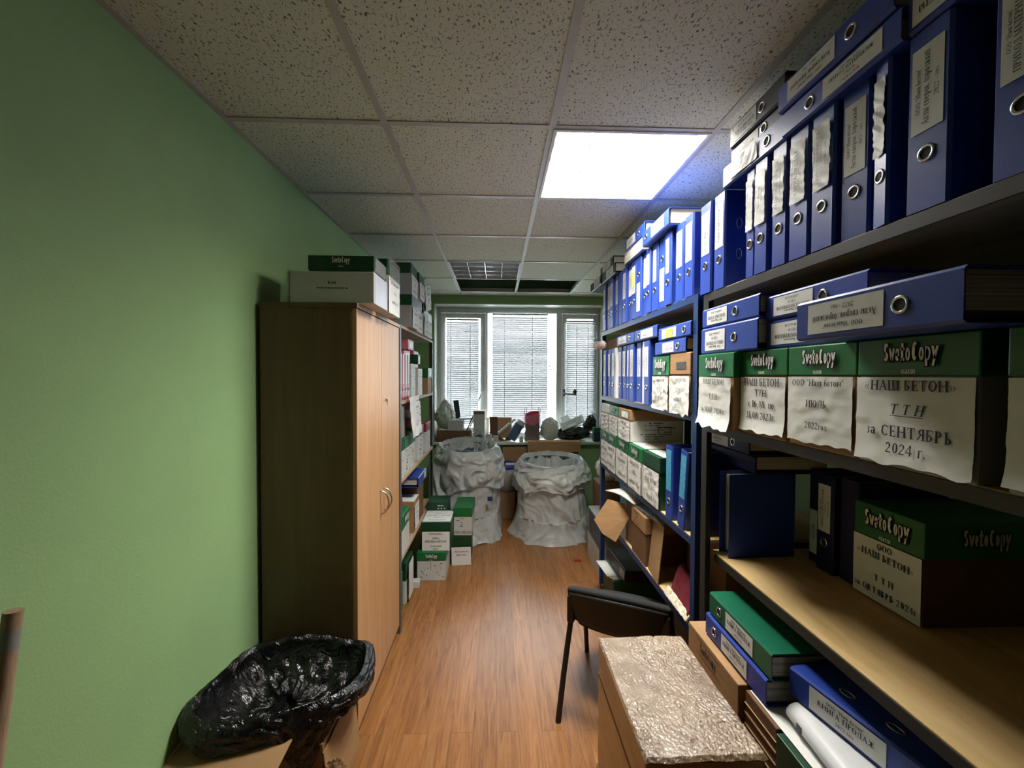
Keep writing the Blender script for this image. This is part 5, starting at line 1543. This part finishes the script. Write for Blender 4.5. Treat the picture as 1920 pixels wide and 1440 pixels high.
# ------------------------------------------------------------------ film-wrapped carton in front
t = thing('wrapped_carton', 'tall kraft carton wrapped in crinkled stretch film, standing before the black rack', 'box', (.430, 1.020, 0), (0, 0, 0))
def film_top(u, v):
    x, y = (u - .5) * .256, (v - .5) * .406
    m = min(1.5, max(.12, .75 + 1.9 * noise.noise(Vector((u * 2.3, v * 3.0, 11)))))
    st = ridge(Vector((x * 30 + y * 75, 0, 2))) * max(0, .35 - v) * .004
    e = min(u, 1 - u, v, 1 - v)
    return (x, y, .747 + .002 * noise.noise(Vector((u * 7, v * 9, 0))) + st + m * .0017 * ridge(Vector((x * 100 + y * 22, y * 60 - x * 30, 3))) + m * .0012 * ridge(Vector((x * 190 + y * 60, y * 170, 8))) - .006 * max(0, .02 - e) / .02)
part('film_top', MB().grid(film_top, 170, 280), M['film'], t)
b = MB().box(-.125, .125, -.200, .200, .37, .744)
part('carton_body', b, wood_mat('film_wrapped_side', S(150, 108, 66), S(176, 132, 86), S(188, 146, 100), (3, 3, 9), .25), t, .006)
part('tape_band', MB().box(-.1262, .1262, -.2012, .2012, .635, .640), M['kraft_dark'], t)
t2 = thing('wrapped_carton', 'lower film-wrapped kraft carton standing under the crinkled one', 'box', (.430, 1.020, 0))
part('carton_body', MB().box(-.128, .128, -.204, .204, 0, .368), bpy.data.materials['film_wrapped_side'], t2, .006)

# ------------------------------------------------------------------ carton with a black sack, beside the wardrobe
t = thing('open_carton', 'open kraft carton lined with a black sack, between the wall and the wardrobe', 'box', (-.745, 1.462, 0))
b = MB()
hx, hy, HZ = .192, .140, .350
b.box(-hx, hx, -hy, -hy + .005, 0, HZ).box(-hx, hx, hy - .005, hy, 0, HZ).box(-hx, -hx + .005, -hy + .005, hy - .005, 0, HZ).box(hx - .005, hx, -hy + .005, hy - .005, 0, HZ).box(-hx + .005, hx - .005, -hy + .005, hy - .005, 0, .005)
b.box(-hx, .07, -hy - .004, -hy, .30, .402)
part('body', b, M['kraft'], t)
part('front_flap', MB().box(-.215, .115, -.30, 0, -.0025, .0025), M['kraft'], t, .001, loc=(0, -hy - .004, .402), rot=(.10, 0, 0))
part('side_flap', MB().box(0, .004, -.15, .13, -.22, 0), M['kraft'], t, .001, loc=(hx + .004, .0, HZ - .02), rot=(0, -.10, 0))
tp = MB().grid(lambda u, v: (.035 * u + .006 * noise.noise(Vector((u * 6, v * 6, 1))), (u - .5) * .02 + (v - .5) * .085, -.13 * v + .012 * noise.noise(Vector((u * 8, v * 8, 4)))), 10, 14)
part('torn_tape', tp, M['tape'], t, loc=(hx + .016, -.10, HZ - .05))
# the sack: an irregular rim, an inner wall and an outer skirt
RIM = [(-.93, 1.305, .520), (-.945, 1.44, .50), (-.935, 1.57, .492), (-.855, 1.625, .500), (-.72, 1.655, .498), (-.60, 1.655, .478), (-.520, 1.635, .470), (-.492, 1.50, .462), (-.520, 1.40, .474), (-.610, 1.345, .478), (-.720, 1.300, .482), (-.850, 1.262, .492)]
rim = catmull(RIM, 12, True)
NR = len(rim)
cx0, cy0 = -.72, 1.46
def bagpt(i, v):
    p = rim[i % NR]
    d = Vector((p.x - cx0, p.y - cy0, 0))
    dn = d.normalized()
    a = math.atan2(d.y, d.x)
    q = Vector((math.cos(a) * 2.4, math.sin(a) * 2.4, v * 2.5))
    front = max(0.0, -dn.y)
    if v < 0:                              # outer skirt
        f = -v
        drop = .062 + .010 * front + .015 * noise.noise(q * 1.4)
        if -1.25 < a < -.55:
            drop += .14 * math.exp(-((a + .93) / .28) ** 2)
        out = .035 * math.sin(min(1, f * 1.6) * PI / 2) + .012 * front
        pos = Vector((p.x, p.y, p.z)) + dn * out - Vector((0, 0, drop * f ** 1.15))
        amp = .010 * min(1, f * 2) + .003
    else:                                  # inner wall running down to the contents
        f = v
        k = 1 - .92 * f ** 1.1
        pos = Vector((cx0 + d.x * k, cy0 + d.y * k, p.z - .20 * f ** .55 + .10 * f ** 3))
        amp = .020 * min(1, f * 3) + .003
    n = ridge(q * 1.5) * .65 + ridge(q * 3.1 + Vector((4, 2, 7))) * .35 - .5
    pos += dn * amp * n * (1 if v < 0 else -.6) + Vector((0, 0, amp * .9 * noise.noise(q * 3.1)))
    pos.x = max(pos.x, XL + .006)
    return pos
mb = MB()
NV = 44
mb.grid(lambda u, v: bagpt(int(round(u * NR)), v * 2 - 1), NR, NV, 0, True)
o = single('black_sack', mb, M['black_bag'], 'glossy black bin sack draped wide open over the kraft carton', 'bag')
o.location = (0, 0, 0)

# ------------------------------------------------------------------ stick leaning at the wall
t = thing('broom_stick', 'worn wooden stick leaning near the green wall at the edge of the view', 'stick', (0, 0, 0))
p0, p1 = Vector((-.858, .600, 0)), Vector((-.802, .712, 1.135))
part('shaft', MB().tube([p0, p0.lerp(p1, .5), p1], .0125, 14), M['wood_stick'], t)
part('tape_band', MB().tube([p0.lerp(p1, .945), p0.lerp(p1, .975)], .0129, 14), M['grey_card'], t)
